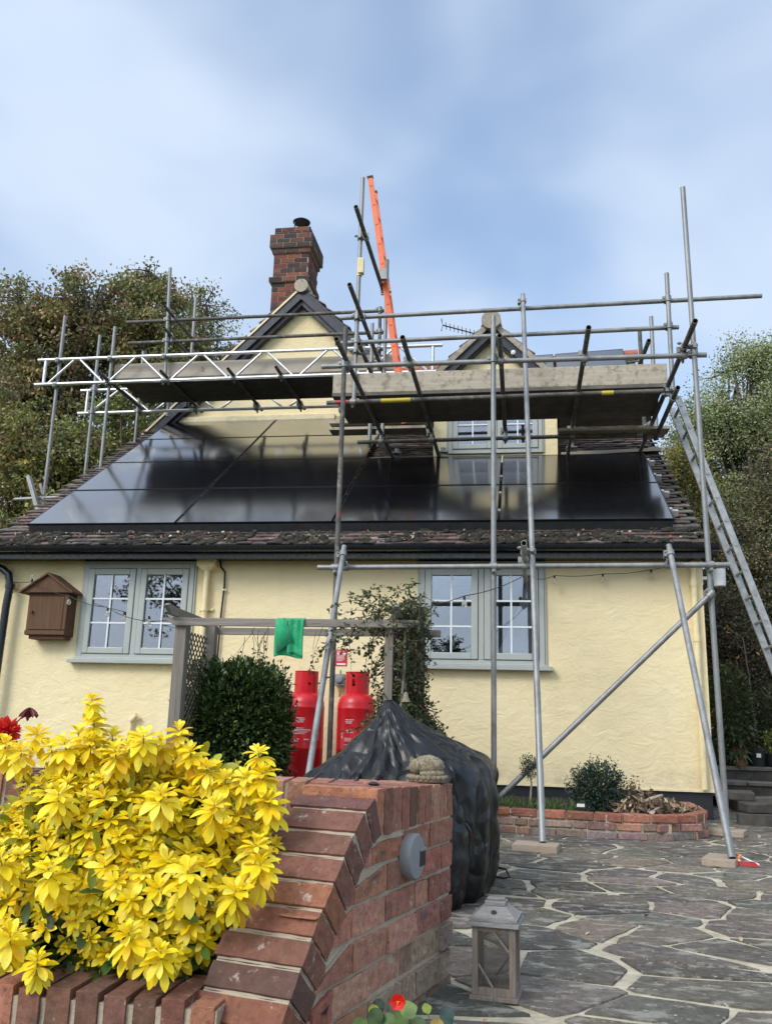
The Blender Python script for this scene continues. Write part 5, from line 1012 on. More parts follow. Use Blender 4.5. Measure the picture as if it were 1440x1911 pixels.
q = onY(757, 1302, -2.5); bl = thing('bell', 'small pale bell hanging on a hook among the climber above the black cover', 'bell', q); M().lathe(q + V((0, 0, -.03)), [(.036, 0), (.030, .012), (.020, .035), (.016, .06), (.008, .07), (0, .072)], 20).build('cup', 'stone_cast', bl, smooth=True); M().path([q + V((0, 0, .04)), q + V((0, 0, .08)), q + V((-.03, .05, .14)), q + V((-.03, .08, .30))], .0045, 6).build('hook', 'dark_cable', bl)

# ================================================================== CABINET ON THE WALL
cb = thing('wooden_cabinet', 'small brown wooden cabinet with a pitched roof hung on the wall beside the left window', 'cabinet', (.46, -.01, 1.60))
m_ = M(); m_.bb((.235, -.19, 1.64), (.70, -.004, 2.105)).bb((.27, -.17, 1.60), (.68, -.02, 1.64)); m_.build('body', 'brown_wood', cb, bevel=.004)
m_ = M(); m_.bb((.265, -.203, 1.70), (.655, -.1905, 2.06)); m_.build('door', 'brown_wood', cb, bevel=.003); M().tube((.30, -.203, 1.89), (.30, -.235, 1.89), .013, 12).build('knob', 'brown_wood', cb, smooth=True)
m_ = M(); m_.bb((.235, -.207, 1.645), (.70, -.191, 1.69)); m_.bb((.662, -.206, 1.70), (.70, -.191, 2.09)); m_.build('door_frame', 'brown_wood', cb, bevel=.002)
m_ = M(); m_.prism([(.175, -.24, 2.10), (.465, -.24, 2.295), (.755, -.24, 2.10)], (0, .236, 0)); m_.build('pediment', 'brown_wood', cb)
for s in (-1, 1): m_ = M(); a, b = (.465, 2.296), (.465 + s * .31, 2.296 - .31 * .672); m_.prism([(a[0], -.27, a[1]), (b[0], -.27, b[1]), (b[0], -.27, b[1] + .022), (a[0], -.27, a[1] + .022)], (0, .268, 0)); m_.build('roof_board', 'brown_wood', cb, bevel=.002)
# ================================================================== STRING LIGHTS
def wire(pts, n=8):
    out = []
    for i in range(len(pts) - 1):
        a, b = pts[i], pts[i + 1]; sag = (b - a).length * .03
        for k in range(n): t_ = k / n; p = a.lerp(b, t_); p = p + V((0, 0, -sag * 4 * t_ * (1 - t_))); out.append(p)
    return out + [pts[-1]]
def bulb(t_, p, up_=False):
    s = 1 if up_ else -1; b = M().tube(p, p + V((0, 0, s * .028)), .011, 10).build('bulb_holder', 'black_rubber', t_, smooth=True)
    M().lathe(p + V((0, 0, s * .028)), [(.009, 0), (.019, s * .02), (.022, s * .035), (.016, s * .052), (0, s * .060)], 14).build('bulb', 'bulb_glass', t_, smooth=True)
t = thing('string_lights', 'wire of clear bulbs strung from the black pipe past the wooden cabinet to the pergola', 'string lights', onY(180, 1100, -.3))
w1 = [onY(20, 1085, -.06), onY(58, 1086, -.1), onY(62, 1087, -.3), onY(130, 1112, -.7), onY(200, 1133, -1.2), onY(310, 1158, PF - .1)]
M().path(wire(w1), .0035, 6).build('wire', 'dark_cable', t); w1b = [onY(60, 1088, -.28), onY(235, 1146, -.4), onY(330, 1155, -.6)]
for x, y, Y_ in ((202, 1135, -1.2), (130, 1113, -.7), (233, 1142, -1.5), (279, 1150, -1.9)): bulb(t, onY(x, y, Y_))
bulb(t, onY(60, 1086, -.3), True)
t = thing('string_lights', 'wire of clear bulbs strung from the pergola past the right window to the house corner', 'string lights', onY(1100, 1070, -.1))
w2 = [onY(770, 1136, -2.2), onY(866, 1112, -1.9), onY(976, 1075, -1.2), onY(1034, 1074, -.12), onY(1125, 1071, -.08), onY(1214, 1063, -.06), onY(1298, 1042, -.04)]
M().path(wire(w2), .0035, 6).build('wire', 'dark_cable', t)
for x, y, Y_ in ((866, 1113, -1.9), (1034, 1074, -.12), (1124, 1071, -.08), (1214, 1063, -.06)): bulb(t, onY(x, y, Y_))
q = onY(1341, 1075, .02); t = thing('white_drum', 'white plastic drum shaped fitting held on a bracket at the right corner of the cottage', 'wall fitting', (7.55, .05, 2.2)); M().lathe((7.535, -.0, 2.225), [(.048, 0), (.056, .008), (.062, .17), (.062, .205), (.055, .225), (.03, .235), (0, .238)], 28).build('body', 'white_plastic', t, smooth=True); M().lathe((7.535, 0, 2.40), [(.0645, 0), (.0645, .008)], 28).build('band', 'galvanised', t)
M().lathe((7.535, 0, 2.218), [(.03, 0), (.048, .008)], 20).build('base_ring', 'grey_box', t)
# aerial behind the dormer
q = onY(826, 607, 5.3); q1 = onY(905, 628, 5.3); an = thing('tv_aerial', 'thin metal television aerial pointing left behind the dormer gable', 'aerial', q1 + V((0, 0, -1.2)))
m_ = M().tube(q, q1, .012, 8); M().tube(q1 + V((0, 0, .05)), q1 + V((0, 0, -1.2)), .02, 8).build('mast', 'soot_metal', an); m_.build('boom', 'soot_metal', an); d = (q1 - q).normalized(); m_ = M()
for k in range(11): p = q + d * (.06 + k * .075); m_.tube(p + V((0, -.08, .03)), p + V((0, .08, -.03)), .006, 6)
for k in (-1, 1): m_.tube(q + V((-.02, -.05, k * .11)), q + V((-.02, .05, k * .08)), .006, 6); m_.tube(q, q + V((-.03, 0, k * .11)), .006, 6)
m_.build('elements', 'soot_metal', an)

# ================================================================== FLOWER BED AGAINST THE WALL
fb = thing('brick_flower_bed', 'low curved raised flower bed of old red bricks along the foot of the cream wall', 'flower bed', (6.2, -1.3, 0))
path = [V((4.4, -1.66, 0)), V((5.45, -1.74, 0)), V((6.25, -1.85, 0)), V((6.65, -1.80, 0)), V((6.88, -1.64, 0)), V((7.02, -1.40, 0)), V((7.07, -1.15, 0)), V((7.08, -.4, 0))]
def at(s):
    for a, b in zip(path, path[1:]):
        L = (b - a).length
        if s <= L: return a + (b - a) * (s / L), (b - a).normalized()
        s -= L
    return path[-1], (path[-1] - path[-2]).normalized()
tot = sum((b - a).length for a, b in zip(path, path[1:])); bb_, mm_ = M(), M()
for row in range(3):
    s = -(.11 if row % 2 else .0)
    while s < tot:
        wv = random.choice([.215, .215, .23, .20, .11]) if row < 2 else .215; sa, sb = max(s, 0) + .005, min(s + wv - .005, tot); s += wv
        if sb - sa < .04: continue
        p, d = at((sa + sb) / 2); z0 = -.005 + row * .066; pal = [(.30, .13, .09), (.34, .17, .13), (.24, .14, .11), (.28, .19, .15)] if row < 2 else [(.31, .12, .07), (.27, .105, .065), (.34, .14, .085)]
        if row == 0: pal = [(.26, .17, .14), (.22, .16, .14), (.30, .16, .12), (.20, .17, .15)]
        nrm = V((-d.y, d.x, 0)); bb_.box(p + nrm * (.05 + random.uniform(-.008, .003)) + V((0, 0, z0 + .030)), (sb - sa, .10, .054 if row < 2 else .060), Matrix((d, nrm, V((0, 0, 1)))).transposed() @ Matrix.Rotation(R(random.uniform(-1, 1)), 3, 'Y'), jc(random.choice(pal), .2), .003)
n = 40
for i in range(n): p, d = at(tot * (i + .5) / n); nrm = V((-d.y, d.x, 0)); mm_.box(p + nrm * .055 + V((0, 0, .088)), (tot / n + .02, .088, .18), Matrix((d, nrm, V((0, 0, 1)))).transposed())
bb_.build('bricks', 'brick', fb, bevel=.006, seg=1); mm_.build('mortar', 'mortar', fb)
so = M(); nx_, ny_ = 40, 14
for j in range(ny_ + 1):
    for i in range(nx_ + 1): x = 4.4 + 2.64 * i / nx_; y = (-1.75 if x < 6.6 else -1.75 + (x - 6.6) * 1.3) * (1 - j / ny_) + .0 * j / ny_; so.v.append((x, y, .15 + .025 * noise.noise(V((x * 5, y * 5, 0)))))
so.f = [(j * (nx_ + 1) + i, j * (nx_ + 1) + i + 1, (j + 1) * (nx_ + 1) + i + 1, (j + 1) * (nx_ + 1) + i) for j in range(ny_) for i in range(nx_)]; so.c = [(.02,) * 3] * len(so.f); o = so.build('bed_soil', 'soil'); o['kind'] = 'structure'
c = onY(1112, 1500, -1.3); t = thing('box_shrub', 'rounded dark blue-green box shrub in the middle of the brick flower bed', 'shrub', (c.x, -1.3, .15)); BX = [(.035, .07, .045), (.055, .095, .065), (.025, .05, .032), (.07, .12, .085)]
shrub(t, (c.x - .23, -1.5, .14), (c.x + .25, -1.1, .54), 3600, BX, .024, .015, 'leaf', 2.0, .7); 
P = []
for i in range(46):
    a = random.random() * 6.28; e = V((math.cos(a) * random.uniform(.1, .27), math.sin(a) * .17, random.uniform(.25, .47) * (1 - .3 * abs(math.cos(a))))); P.append(V((c.x, -1.3, .15)) + e)
for p in P + [V((c.x - .02, -1.3, .62)), V((c.x + .24, -1.3, .40)), V((c.x + .16, -1.35, .50)), V((c.x - .2, -1.3, .52))]:
    pass
n = 2200; idx = rng.integers(0, len(P), n); tt = rng.uniform(.45, 1.05, (n, 1)); base = np.array([c.x, -1.3, .15]); PP = base + (np.array([tuple(p) for p in P])[idx] - base) * tt + rng.normal(size=(n, 3)) * .012; vs, fs = np_leaves(PP, runit(n) + [0, 0, .6], runit(n), rng.uniform(.016, .028, n), rng.uniform(.010, .016, n)); np_mesh('leafy_shoots', vs, fs, pick(BX, n, .3), 'leaf', t); stems(t, (c.x, -1.3, .15), [tuple(p) for p in P], .006)
c = onY(992, 1500, -1.45); t = thing('small_standard_shrub', 'little clipped shrub on a thin bare stem at the left of the flower bed', 'shrub', (c.x, -1.45, .15)); q0, q1 = onY(984, 1410, -1.45), onY(995, 1448, -1.45); shrub(t, (c.x - .09, -1.53, q1.z - .02), (c.x + .05, -1.37, q0.z), 700, [(.07, .08, .05), (.10, .11, .06), (.05, .06, .04)], .020, .011, 'leaf', 2, .8); M().path([(c.x, -1.45, .13), (c.x - .012, -1.45, .25), (c.x - .002, -1.45, .36), (c.x - .015, -1.45, q1.z + .04)], [.010, .008, .008, .005], 8, (.30, .27, .20)).build('stem', 'bark', t, smooth='all')
def blades(lab, x0, x1, y0, y1, z, n, hgt, pal, wd=.008, cat='grass tuft', name='grass_tuft', stuff=False):
    P = np.stack([rng.uniform(x0, x1, n), rng.uniform(y0, y1, n), np.full(n, z)], 1); m_ = M(); leaves(m_, P, rng.normal(size=(n, 3)) * [.45, .45, .1] + [0, 0, 1], runit(n), rng.uniform(hgt * .5, hgt, n), np.full(n, wd), pick(pal, n), curl=.35, seg=4); o = m_.build(name, 'leaf', smooth='all', recalc=False)
    if stuff: o['kind'] = 'stuff'; o['label'] = lab
    else: tag(o, lab, cat)
blades('bright green grassy blades along the left half of the flower bed', 5.3, 6.0, -1.62, -1.35, .15, 260, .13, [(.08, .15, .03), (.13, .20, .05), (.06, .11, .03)], stuff=True, name='bed_grass')
n = 900; X = rng.uniform(6.32, 7.02, n); Y = rng.uniform(-1.6, -.9, n); k = (Y > -1.68 + np.clip(X - 6.6, 0, 9) * 1.1); X, Y = X[k], Y[k]; n = len(X); H_ = .16 + rng.uniform(0, 1, n) * .11 * (1 + np.sin(X * 6)) * .7; m_ = M(); leaves(m_, np.stack([X, Y, H_], 1), runit(n) * [1, 1, .7], runit(n), rng.uniform(.03, .07, n), rng.uniform(.012, .03, n), pick([(.25, .16, .09), (.36, .26, .16), (.15, .09, .06), (.45, .36, .26), (.09, .06, .045)], n, .25), curl=.5, seg=4); o = m_.build('dead_leaves', 'deadleaf', smooth='all', recalc=False); o['kind'] = 'stuff'; o['label'] = 'heap of curled brown dead leaves in the right of the flower bed'
m_ = M(); m_.path([onY(1200, 1497, -1.5), onY(1215, 1490, -1.5), onY(1235, 1484, -1.45)], [.012, .014, .011], 7, (.40, .33, .24)); tag(m_.build('dry_stick', 'bark', smooth='all'), 'pale broken dry stalk lying on the dead leaves in the flower bed', 'stick')
c = onY(1180, 1500, -1.35); t = thing('young_shrub', 'spindly reddish young shrub between the box shrub and the dead leaves', 'shrub', c); n = 170; P = np.array(c) + rng.normal(size=(n, 3)) * [.035, .03, .06] + [0, 0, .09]; vs, fs = np_leaves(P, runit(n) + [0, 0, .5], runit(n), rng.uniform(.015, .03, n), rng.uniform(.01, .016, n)); np_mesh('foliage', vs, fs, pick([(.12, .08, .05), (.08, .10, .05), (.16, .10, .06)], n), 'leaf', t); stems(t, c, [c + V((.0, 0, .2)), c + V((.03, 0, .14)), c + V((-.04, 0, .12))], .004)
m_ = M(); q = onY(1083, 1503, -1.66); m_.bb(q + V((-.03, 0, -.012)), q + V((.03, .004, .012))); tag(m_.build('plant_label', 'label_white'), 'small white plant label at the foot of the box shrub', 'plant label')
# ================================================================== STEPS AND TERRACE ON THE RIGHT
zs_ = (.15, .29, .43); ys_ = [onZ(1400, yy, z).y for yy, z in zip((1489, 1459, 1430), zs_)]; stp = thing('garden_steps', 'rough dark stone garden steps up to the terrace right of the cottage', 'steps', (8.6, .5, 0))
for k in range(3):
    z0 = zs_[k] - .045; xl = 7.62 if k else 7.78; r_ = M(); r_.bb((xl + .01, ys_[k] + .025, z0 - .12), (10.4, 3.0, z0)); r_.build('riser', 'dark_stone', stp)
    s = xl; tr_ = M()
    while s < 10.3: w_ = random.uniform(.28, .5); tr_.box((s + w_ / 2, ys_[k] + .17, z0 + .021), (w_ - .012, .34, .042), Matrix.Rotation(R(random.uniform(-.6, .6)), 3, 'Y'), jc((.14, .125, .105), .2), .006); s += w_
    tr_.build('tread', 'step_stone', stp, bevel=.006)
for (x, y, sx, sy, sz, z) in ((7.66, -.28, .30, .26, .10, 0), (7.70, -.20, .26, .22, .09, .10), (7.60, .0, .24, .22, .08, .19)):
    m_ = M(); m_.box((x, y, z + sz / 2), (sx, sy, sz), Matrix.Rotation(R(random.uniform(-12, 12)), 3, 'Z'), jit=.012); tag(m_.build('rough_stone', 'dark_stone', bevel=.01), {0: 'lowest of the stacked rough stones beside the cottage corner', .10: 'middle of the stacked rough stones beside the cottage corner', .19: 'topmost of the stacked rough stones beside the cottage corner'}[z], 'stone')
o = M().bb((7.5, ys_[2] + .35, -.05), (40, 60, .425)).build('terrace', 'ground_earth'); o['kind'] = 'structure'
n = 700; X = rng.uniform(7.85, 9.0, n); Y = rng.uniform(-.65, ys_[0], n); m_ = M(); H_ = .01 + .06 * rng.uniform(0, 1, n) * np.clip((Y + .5) / .6, 0, 1); leaves(m_, np.stack([X, Y, H_], 1), runit(n) * [1, 1, .4], runit(n) + [0, 0, .6], rng.uniform(.035, .08, n), rng.uniform(.02, .04, n), pick([(.32, .18, .10), (.42, .27, .16), (.22, .13, .08), (.5, .38, .26)], n), curl=.4, seg=4); o = m_.build('fallen_leaves', 'deadleaf', smooth='all', recalc=False); o['kind'] = 'stuff'; o['label'] = 'drift of brown fallen leaves at the foot of the garden steps'
pz = .43; base_y = ys_[2] + .17
def pot(px, name, lab, mat, r0, r1, h, sq=False, Y=None):
    q = onY(px, 1425, Y or base_y); t_ = thing(name, lab, 'plant pot', (q.x, Y or base_y, pz)); m_ = M(); n = 4 if sq else 26
    k = 1.3 if sq else 1; m_.lathe((q.x, Y or base_y, pz), [(r0 * k, 0), (r1 * k, h - .02), (r1 * k + .008, h - .02), (r1 * k + .008, h), (r1 * k - .008, h), (r1 * k - .012, h - .03), (0, h - .03)], n, V((0, 0, 1)))
    o = m_.build('pot', mat, t_, smooth=not sq)
    return t_, q.x
tp, tx_ = pot(1377, 'plant_pot', 'brown terracotta coloured pot with upright green leaves on the top step', 'terracotta', .085, .11, .20)
m_ = M(); n = 26; P = np.tile(np.array([tx_, base_y, pz + .16]), (n, 1)) + rng.normal(size=(n, 3)) * [.03, .03, 0]; leaves(m_, P, rng.normal(size=(n, 3)) * [.14, .14, 0] + [0, 0, 1], runit(n), rng.uniform(.25, .48, n), np.full(n, .022), pick([(.16, .26, .10), (.22, .32, .14), (.12, .20, .08)], n), curl=.12, seg=4); P = P[:8]; leaves(m_, P, np.array([[math.cos(a), math.sin(a), .35] for a in np.linspace(2, 5, 8)]), np.tile([0, 0, 1.], (8, 1)), np.full(8, .24), np.full(8, .02), pick([(.10, .22, .12)], 8), curl=.9, seg=4); m_.build('blades', 'leaf', tp, smooth='all', recalc=False)
tp, tx_ = pot(1412, 'plant_pot', 'large black plastic pot with a white label and a bare sapling on the top step', 'black_pot', .10, .125, .20, Y=base_y + .02)
M().bb((tx_ - .035, base_y - .118, pz + .10), (tx_ + .015, base_y - .110, pz + .145)).build('label', 'label_white', tp)
def sapling(root, base, pts, mat='bark', leafpal=None, n=40):
    m_ = M(); m_.path(pts, [.013 * (1 - .75 * i / len(pts)) for i in range(len(pts))], 7, (.14, .11, .085)); tips = []
    for i in range(2, len(pts)):
        for _ in range(2): e = V(pts[i]) + V((random.uniform(-.22, .22), random.uniform(-.1, .1), random.uniform(.05, .25))); m_.path([pts[i], (V(pts[i]) + e) / 2 + V((0, 0, -.02)), e], [.005, .004, .002], 5, (.13, .10, .08)); tips.append(e)
    m_.build('stem', 'bark', root, smooth='all', recalc=False)
    P = np.array([tuple(tips[i % len(tips)]) for i in range(n)]) + rng.normal(size=(n, 3)) * .05; vs, fs = np_leaves(P, runit(n) + [0, 0, -.3], runit(n), rng.uniform(.04, .08, n), rng.uniform(.015, .03, n)); np_mesh('leaves', vs, fs, pick(leafpal, n), 'leaf', root)
sapling(tp, None, [onY(*p_, base_y) for p_ in ((1405, 1395), (1408, 1350), (1400, 1310), (1397, 1265), (1390, 1220), (1385, 1190))], leafpal=[(.40, .25, .08), (.35, .18, .06), (.18, .12, .05)], n=34)
tp, tx_ = pot(1350, 'plant_pot', 'dark pot half hidden behind the corner scaffold tube on the terrace', 'black_pot', .09, .11, .21, Y=base_y + .15)
tp, tx_ = pot(1446, 'plant_pot', 'low dark pot with yellow-green foliage at the right edge of the photo', 'black_pot', .10, .12, .15, Y=base_y - .02)
shrub(tp, (tx_ - .16, base_y - .15, pz + .1), (tx_ + .2, base_y + .15, pz + .42), 500, [(.22, .26, .05), (.30, .30, .06), (.12, .16, .04)], .04, .02, 'leaf', 2, .8)
for (px, py, Y_, w_, h_, nn2, pal, lab) in ((1362, 1340, 2.2, .55, 1.15, 2200, [(.05, .075, .025), (.08, .11, .035), (.12, .11, .05)], 'broad leaved green shrub growing on the terrace behind the pots by the cottage corner'), (1430, 1350, 2.8, .7, .9, 2000, [(.06, .07, .03), (.04, .05, .025), (.10, .09, .04)], 'dull green shrub on the terrace behind the sapling at the right edge'),):
    q = onY(px, py, Y_); t = thing('garden_shrub', lab, 'shrub', (q.x, Y_, pz)); shrub(t, (q.x - w_ / 2, Y_ - .3, pz), (q.x + w_ / 2, Y_ + .3, pz + h_), nn2, pal, .07, .035, 'leaf', 2.2, .8); stems(t, (q.x, Y_, pz), [(q.x + a, Y_, pz + h_ * .7) for a in (-.2, 0, .2)], .01)

# ================================================================== TREES
def tree(base, blobs, nclump, lpc, lsz, pal, lab, name='tree', trunk_r=.22, spread=.27, group=None, hole=0, cat='tree'):
    base = V(base); t_ = thing(name, lab, cat, base, group); pal = [tuple(v * 1.4 for v in c) for c in pal]; br = M(); P = []; cl = []
    vol = [b[1][0] * b[1][1] * b[1][2] for b in blobs]; top = max(b[0][2] + b[1][2] for b in blobs); cen = sum((V(b[0]) for b in blobs), V()) / len(blobs)
    fork = base + (V((cen.x, cen.y, cen.z)) - base) * .45; br.path([base, base.lerp(fork, .5) + V((random.uniform(-.1, .1), 0, 0)), fork], [trunk_r, trunk_r * .75, trunk_r * .6], 10, (.085, .07, .055))
    mains = []
    for c, r in blobs:
        for k in range(5):
            v = V(runit(1)[0]); e = V(c) + V((v.x * r[0] * .6, v.y * r[1] * .6, abs(v.z) * r[2] * .6)); m_ = fork.lerp(e, .5) + V((random.uniform(-.3, .3), random.uniform(-.3, .3), random.uniform(-.1, .4))); br.path([fork, m_, e], [trunk_r * .38, trunk_r * .22, trunk_r * .07], 7, (.085, .07, .055)); mains += [m_, e]
    ma = np.array([tuple(m_) for m_ in mains]); n_ = 0; tries = 0
    while n_ < nclump and tries < nclump * 6:
        tries += 1; i = random.choices(range(len(blobs)), vol)[0]; c, r = blobs[i]; v = runit(1)[0]; q = random.random() ** .38 * (1 + .30 * noise.noise(V(tuple(v * 2.2)) + V((i * 7, 0, 0)))); p = np.array(c) + v * np.array(r) * q
        if noise.noise(V(tuple(p * 1.25)) + V((base.x, 0, 0))) < -.10 + hole: continue
        cl.append(p); n_ += 1
        if n_ % 3 == 0: j = np.argmin(((ma - p) ** 2).sum(1)); br.path([ma[j], (ma[j] + p) / 2 + rng.normal(size=3) * .12, p], [.028 * trunk_r / .2, .018, .006], 5, (.08, .065, .05))
    cl = np.array(cl); tint = rng.uniform(.72, 1.28, (len(cl), 1)); base_c = pick(pal, len(cl), .1)
    P = np.repeat(cl, lpc, 0) + rng.normal(size=(len(cl) * lpc, 3)) * np.array([spread, spread, spread * .62]) * .55; n = len(P); cols = np.repeat(base_c * tint, lpc, 0) * rng.uniform(.65, 1.4, (n, 1))
    vs, fs = np_leaves(P, runit(n) + [0, 0, -.15], runit(n) + [0, 0, .6], rng.uniform(lsz * .7, lsz * 1.3, n), rng.uniform(lsz * .45, lsz * .75, n)); np_mesh('crown', vs, fs, np.clip(cols, 0, 1), 'leaf', t_); br.build('trunk', 'bark', t_, smooth='all', recalc=False); return t_
AUT = [(.19, .16, .07), (.24, .16, .07), (.145, .14, .06), (.26, .19, .08), (.17, .12, .06)]; OLV = [(.12, .14, .05), (.16, .17, .06), (.19, .16, .065), (.10, .12, .045), (.21, .20, .065)]; YEL = [(.21, .23, .055), (.17, .19, .05), (.12, .145, .045), (.28, .25, .06)]
def bl_(px, py, Y, rx, ry, rz): q = onY(px, py, Y); return ((q.x, q.y, q.z), (rx, ry, rz))
LT = 'trees beyond the left gable'
def gx(px, Y): return onY(px, 1200, Y).x
tree((gx(60, 12), 12, 0), [bl_(95, 640, 12, 1.7, 1.5, 1.7), bl_(150, 560, 12, .9, .9, .9), bl_(35, 600, 12, 1.3, 1.2, 1.1), bl_(60, 760, 12, 1.9, 1.5, 1.5), bl_(135, 515, 12, .38, .4, .45), bl_(40, 545, 12, .4, .4, .4), bl_(200, 545, 12, .35, .4, .35)], 1050, 27, .115, AUT + OLV[:2], 'tall brown-green autumn tree at the far left behind the scaffold poles, its top the highest', group=LT)
tree((gx(240, 13), 13, 0), [bl_(255, 620, 13, 1.7, 1.5, 1.7), bl_(275, 550, 13, 1.0, .9, .9), bl_(215, 700, 13, 1.6, 1.4, 1.5), bl_(300, 680, 13, 1.3, 1.2, 1.5), bl_(280, 520, 13, .35, .4, .4), bl_(225, 545, 13, .35, .4, .45)], 950, 27, .115, OLV + AUT[:2], 'olive green tree behind the left end of the upper platform', group=LT)
tree((gx(400, 15), 15, 0), [bl_(365, 620, 15, 1.25, 1.2, 1.6), bl_(395, 690, 15, 1.2, 1.2, 1.2), bl_(340, 700, 15, 1.1, 1.2, 1.4), bl_(365, 545, 15, .25, .3, .5)], 430, 24, .10, OLV, 'thin open tree against the sky just left of the gable', group=LT, trunk_r=.16, hole=.06)
tree((gx(20, 9.5), 9.5, 0), [bl_(20, 860, 9.5, 1.5, 1.2, 1.4), bl_(100, 880, 9.5, 1.5, 1.2, 1.4), bl_(-60, 800, 9.5, 1.6, 1.2, 1.8), bl_(60, 1000, 9.5, 2, 1.4, 1.3)], 1000, 28, .10, YEL + AUT + OLV, 'low yellowing tree behind the left roof verge', group=LT)
tree((gx(230, 10.5), 10.5, 0), [bl_(190, 850, 10.5, 1.4, 1.2, 1.3), bl_(270, 790, 10.5, 1.1, 1.0, 1.1), bl_(150, 930, 10.5, 1.6, 1.2, 1.3)], 900, 28, .10, YEL[:3] + OLV, 'green leafy tree behind the top of the left roof slope', group=LT)
WIL = [(.19, .225, .10), (.24, .27, .125), (.15, .185, .08), (.28, .29, .14)]; RT = 'trees beyond the right side of the cottage'
tree((gx(1420, 9), 9, .4), [bl_(1400, 760, 9, 1.0, 1.0, 1.5), bl_(1345, 860, 9, .95, .9, 1.5), bl_(1450, 850, 9, 1.1, 1.0, 1.8), bl_(1375, 720, 9, .45, .5, .65), bl_(1425, 690, 9, .55, .6, .7), bl_(1290, 850, 9, .55, .7, 1.1), bl_(1310, 800, 9, .5, .6, .6), bl_(1390, 960, 9, 1.1, .9, 1.0)], 1050, 60, .060, WIL, 'tall pale grey-green tree with its top against the sky at the right edge', group=RT, spread=.30, hole=-.14)
tree((gx(1270, 7.5), 7.5, .4), [bl_(1262, 870, 7.5, .38, .5, .62), bl_(1290, 940, 7.5, .5, .5, .75), bl_(1310, 1010, 7.5, .5, .5, .6)], 200, 55, .055, [(.22, .17, .04), (.16, .15, .045), (.12, .13, .045)], 'yellowing tree just behind the right roof verge', group=RT, spread=.26, trunk_r=.08)
tree((gx(1480, 6.5), 6.5, .4), [bl_(1470, 950, 6.5, .8, .8, 1.5), bl_(1400, 1040, 6.5, .9, .8, 1.2), bl_(1500, 1150, 6.5, 1.2, .8, 1.2), bl_(1350, 1120, 6.5, .7, .7, 1.0)], 620, 55, .055, [(.085, .095, .045), (.12, .11, .05), (.07, .08, .04), (.14, .11, .06)], 'dark dense tree behind the aluminium ladder at the right', group=RT, spread=.28, trunk_r=.14)
tree((gx(1380, 5), 5, .4), [bl_(1380, 1180, 5, .8, .6, .8), bl_(1440, 1230, 5, .8, .6, .9), bl_(1340, 1230, 5, .6, .6, .9), bl_(1400, 1310, 5, 1.1, .6, .7)], 520, 55, .045, [(.05, .042, .025), (.075, .055, .03), (.04, .045, .022), (.06, .055, .03)], 'tangled brown-green thicket bush behind the terrace pots', 'thicket_bush', group=None, spread=.24, trunk_r=.05, cat='bush')
for (x, y, h_, r_) in ((11, 13, 5, 3), (15, 11, 6, 3.2), (8.5, 14, 5.5, 2.6)):
    tree((x, y, .4), [((x, y, h_ * .55), (r_, r_ * .7, h_ * .5))], 420, 55, .11, [(.05, .055, .025), (.075, .07, .03), (.06, .045, .025)], {11: 'dark rounded tree far behind the terrace thicket', 15: 'broad dark tree outside the right edge of the photo', 8.5: 'dark tree hidden behind the right side of the cottage'}[x], group=None)

tree((-3.5, -17, 0), [((-3.2, -17, 5.6), (2.4, 1.6, 1.8)), ((-5.5, -18, 5.0), (2.0, 1.5, 1.6)), ((-1.2, -17.5, 4.6), (1.3, 1.2, 1.0))], 120, 34, .14, OLV, 'open leafy tree behind the photographer, mirrored in the left window', group=None, trunk_r=.18, hole=.08)
# ================================================================== SKY AND LIGHT
wd = bpy.data.worlds.new('World'); scene.world = wd; wd.use_nodes = True; nt = wd.node_tree; nd, lk = nt.nodes, nt.links; bg = nd['Background']
sky = nd.new('ShaderNodeTexSky'); sky.sky_type = 'NISHITA'; sky.sun_disc = False; sky.sun_elevation = R(38); sky.sun_rotation = R(-145); sky.air_density = 1.3; sky.dust_density = 1.2; sky.ozone_density = 2.0
tc = nd.new('ShaderNodeTexCoord'); mp = nd.new('ShaderNodeMapping'); lk.new(tc.outputs['Generated'], mp.inputs[0]); mp.inputs['Scale'].default_value = (1.0, 1.0, 1.9); mp.inputs['Location'].default_value = CLOUD_LOC; mp.inputs['Rotation'].default_value = (0, R(18), 0)
n1 = nd.new('ShaderNodeTexNoise'); n1.inputs['Scale'].default_value = 2.6; n1.inputs['Detail'].default_value = 3.5; n1.inputs['Roughness'].default_value = .42; n1.inputs['Distortion'].default_value = .35; lk.new(mp.outputs[0], n1.inputs['Vector'])
r1 = nd.new('ShaderNodeValToRGB'); r1.color_ramp.interpolation = 'EASE'; e = r1.color_ramp.elements; e[0].position, e[0].color = .28, (.30,) * 3 + (1,); e[1].position, e[1].color = .68, (.97,) * 3 + (1,); lk.new(n1.outputs[0], r1.inputs[0])
n2_ = nd.new('ShaderNodeTexNoise'); n2_.inputs['Scale'].default_value = 1.6; n2_.inputs['Detail'].default_value = 4; lk.new(mp.outputs[0], n2_.inputs['Vector'])
r2 = nd.new('ShaderNodeValToRGB'); e = r2.color_ramp.elements; e[0].position, e[0].color = .35, CLOUD_DARK; e[1].position, e[1].color = .7, CLOUD_LIGHT; lk.new(n2_.outputs[0], r2.inputs[0])
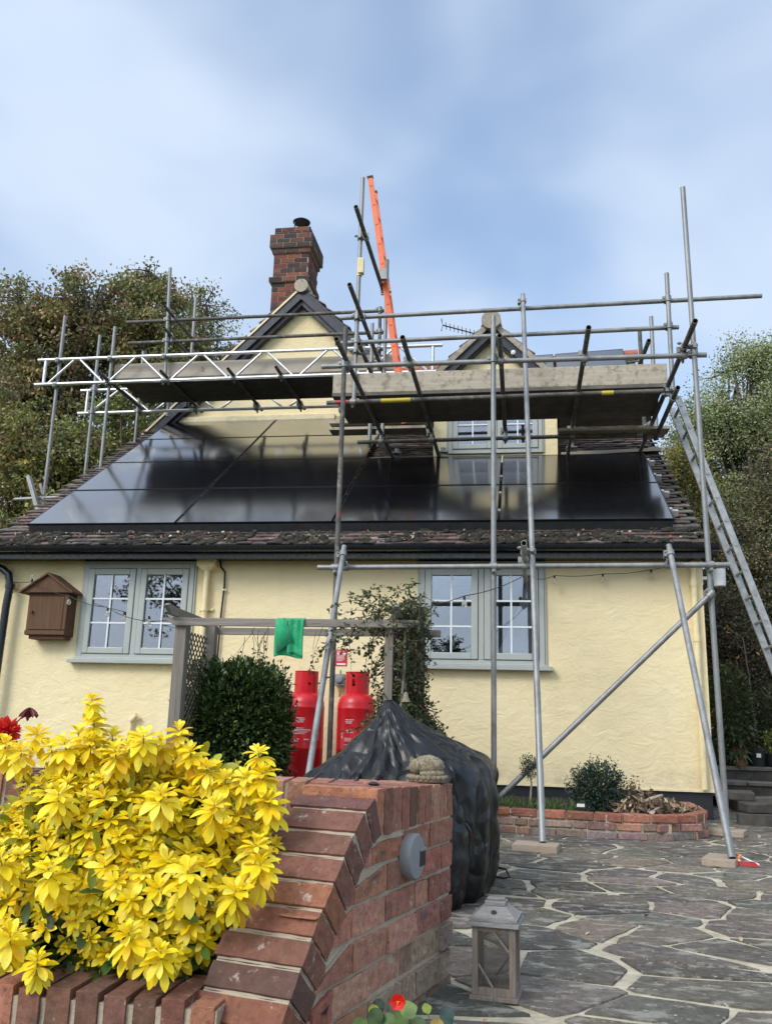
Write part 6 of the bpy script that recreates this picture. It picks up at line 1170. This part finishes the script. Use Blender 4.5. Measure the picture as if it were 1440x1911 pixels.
mx = nd.new('ShaderNodeMix'); mx.data_type = 'RGBA'; lk.new(r1.outputs[0], mx.inputs[0]); tn = nd.new('ShaderNodeVectorMath'); tn.operation = 'MULTIPLY'; lk.new(sky.outputs[0], tn.inputs[0]); tn.inputs[1].default_value = SKY_TINT; lk.new(tn.outputs[0], mx.inputs[6]); lk.new(r2.outputs[0], mx.inputs[7]); dt = nd.new('ShaderNodeVectorMath'); dt.operation = 'DOT_PRODUCT'; lk.new(tc.outputs['Generated'], dt.inputs[0]); dt.inputs[1].default_value = (math.sin(R(-145)) * math.cos(R(48)), math.cos(R(-145)) * math.cos(R(48)), math.sin(R(48)))
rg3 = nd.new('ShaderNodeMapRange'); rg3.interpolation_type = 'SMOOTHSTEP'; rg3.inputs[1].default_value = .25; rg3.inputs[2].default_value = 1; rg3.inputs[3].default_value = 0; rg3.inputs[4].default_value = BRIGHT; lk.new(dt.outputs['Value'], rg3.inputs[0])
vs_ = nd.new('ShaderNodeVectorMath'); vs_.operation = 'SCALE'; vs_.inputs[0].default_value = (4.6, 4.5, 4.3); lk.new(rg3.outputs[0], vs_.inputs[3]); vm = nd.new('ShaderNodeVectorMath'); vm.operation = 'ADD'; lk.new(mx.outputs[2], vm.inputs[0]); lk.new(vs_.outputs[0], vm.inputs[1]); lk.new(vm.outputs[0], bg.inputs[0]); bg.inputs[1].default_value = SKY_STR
sl = bpy.data.lights.new('sun', 'SUN'); sl.energy = SUN_E; sl.angle = R(22); sl.color = (1, .96, .90); so_ = bpy.data.objects.new('sun', sl); COL.objects.link(so_)
el, az = R(38), R(-145); dirv = V((math.sin(az) * math.cos(el), math.cos(az) * math.cos(el), math.sin(el))); so_.rotation_euler = dirv.to_track_quat('Z', 'Y').to_euler(); so_.location = (0, -20, 30)
scene.view_settings.view_transform = 'Standard'; scene.view_settings.look = 'None'; scene.view_settings.exposure = EXPO; scene.view_settings.gamma = 1
scene.cycles.max_bounces = 8; scene.cycles.transparent_max_bounces = 12; scene.cycles.caustics_reflective = False; scene.cycles.caustics_refractive = False
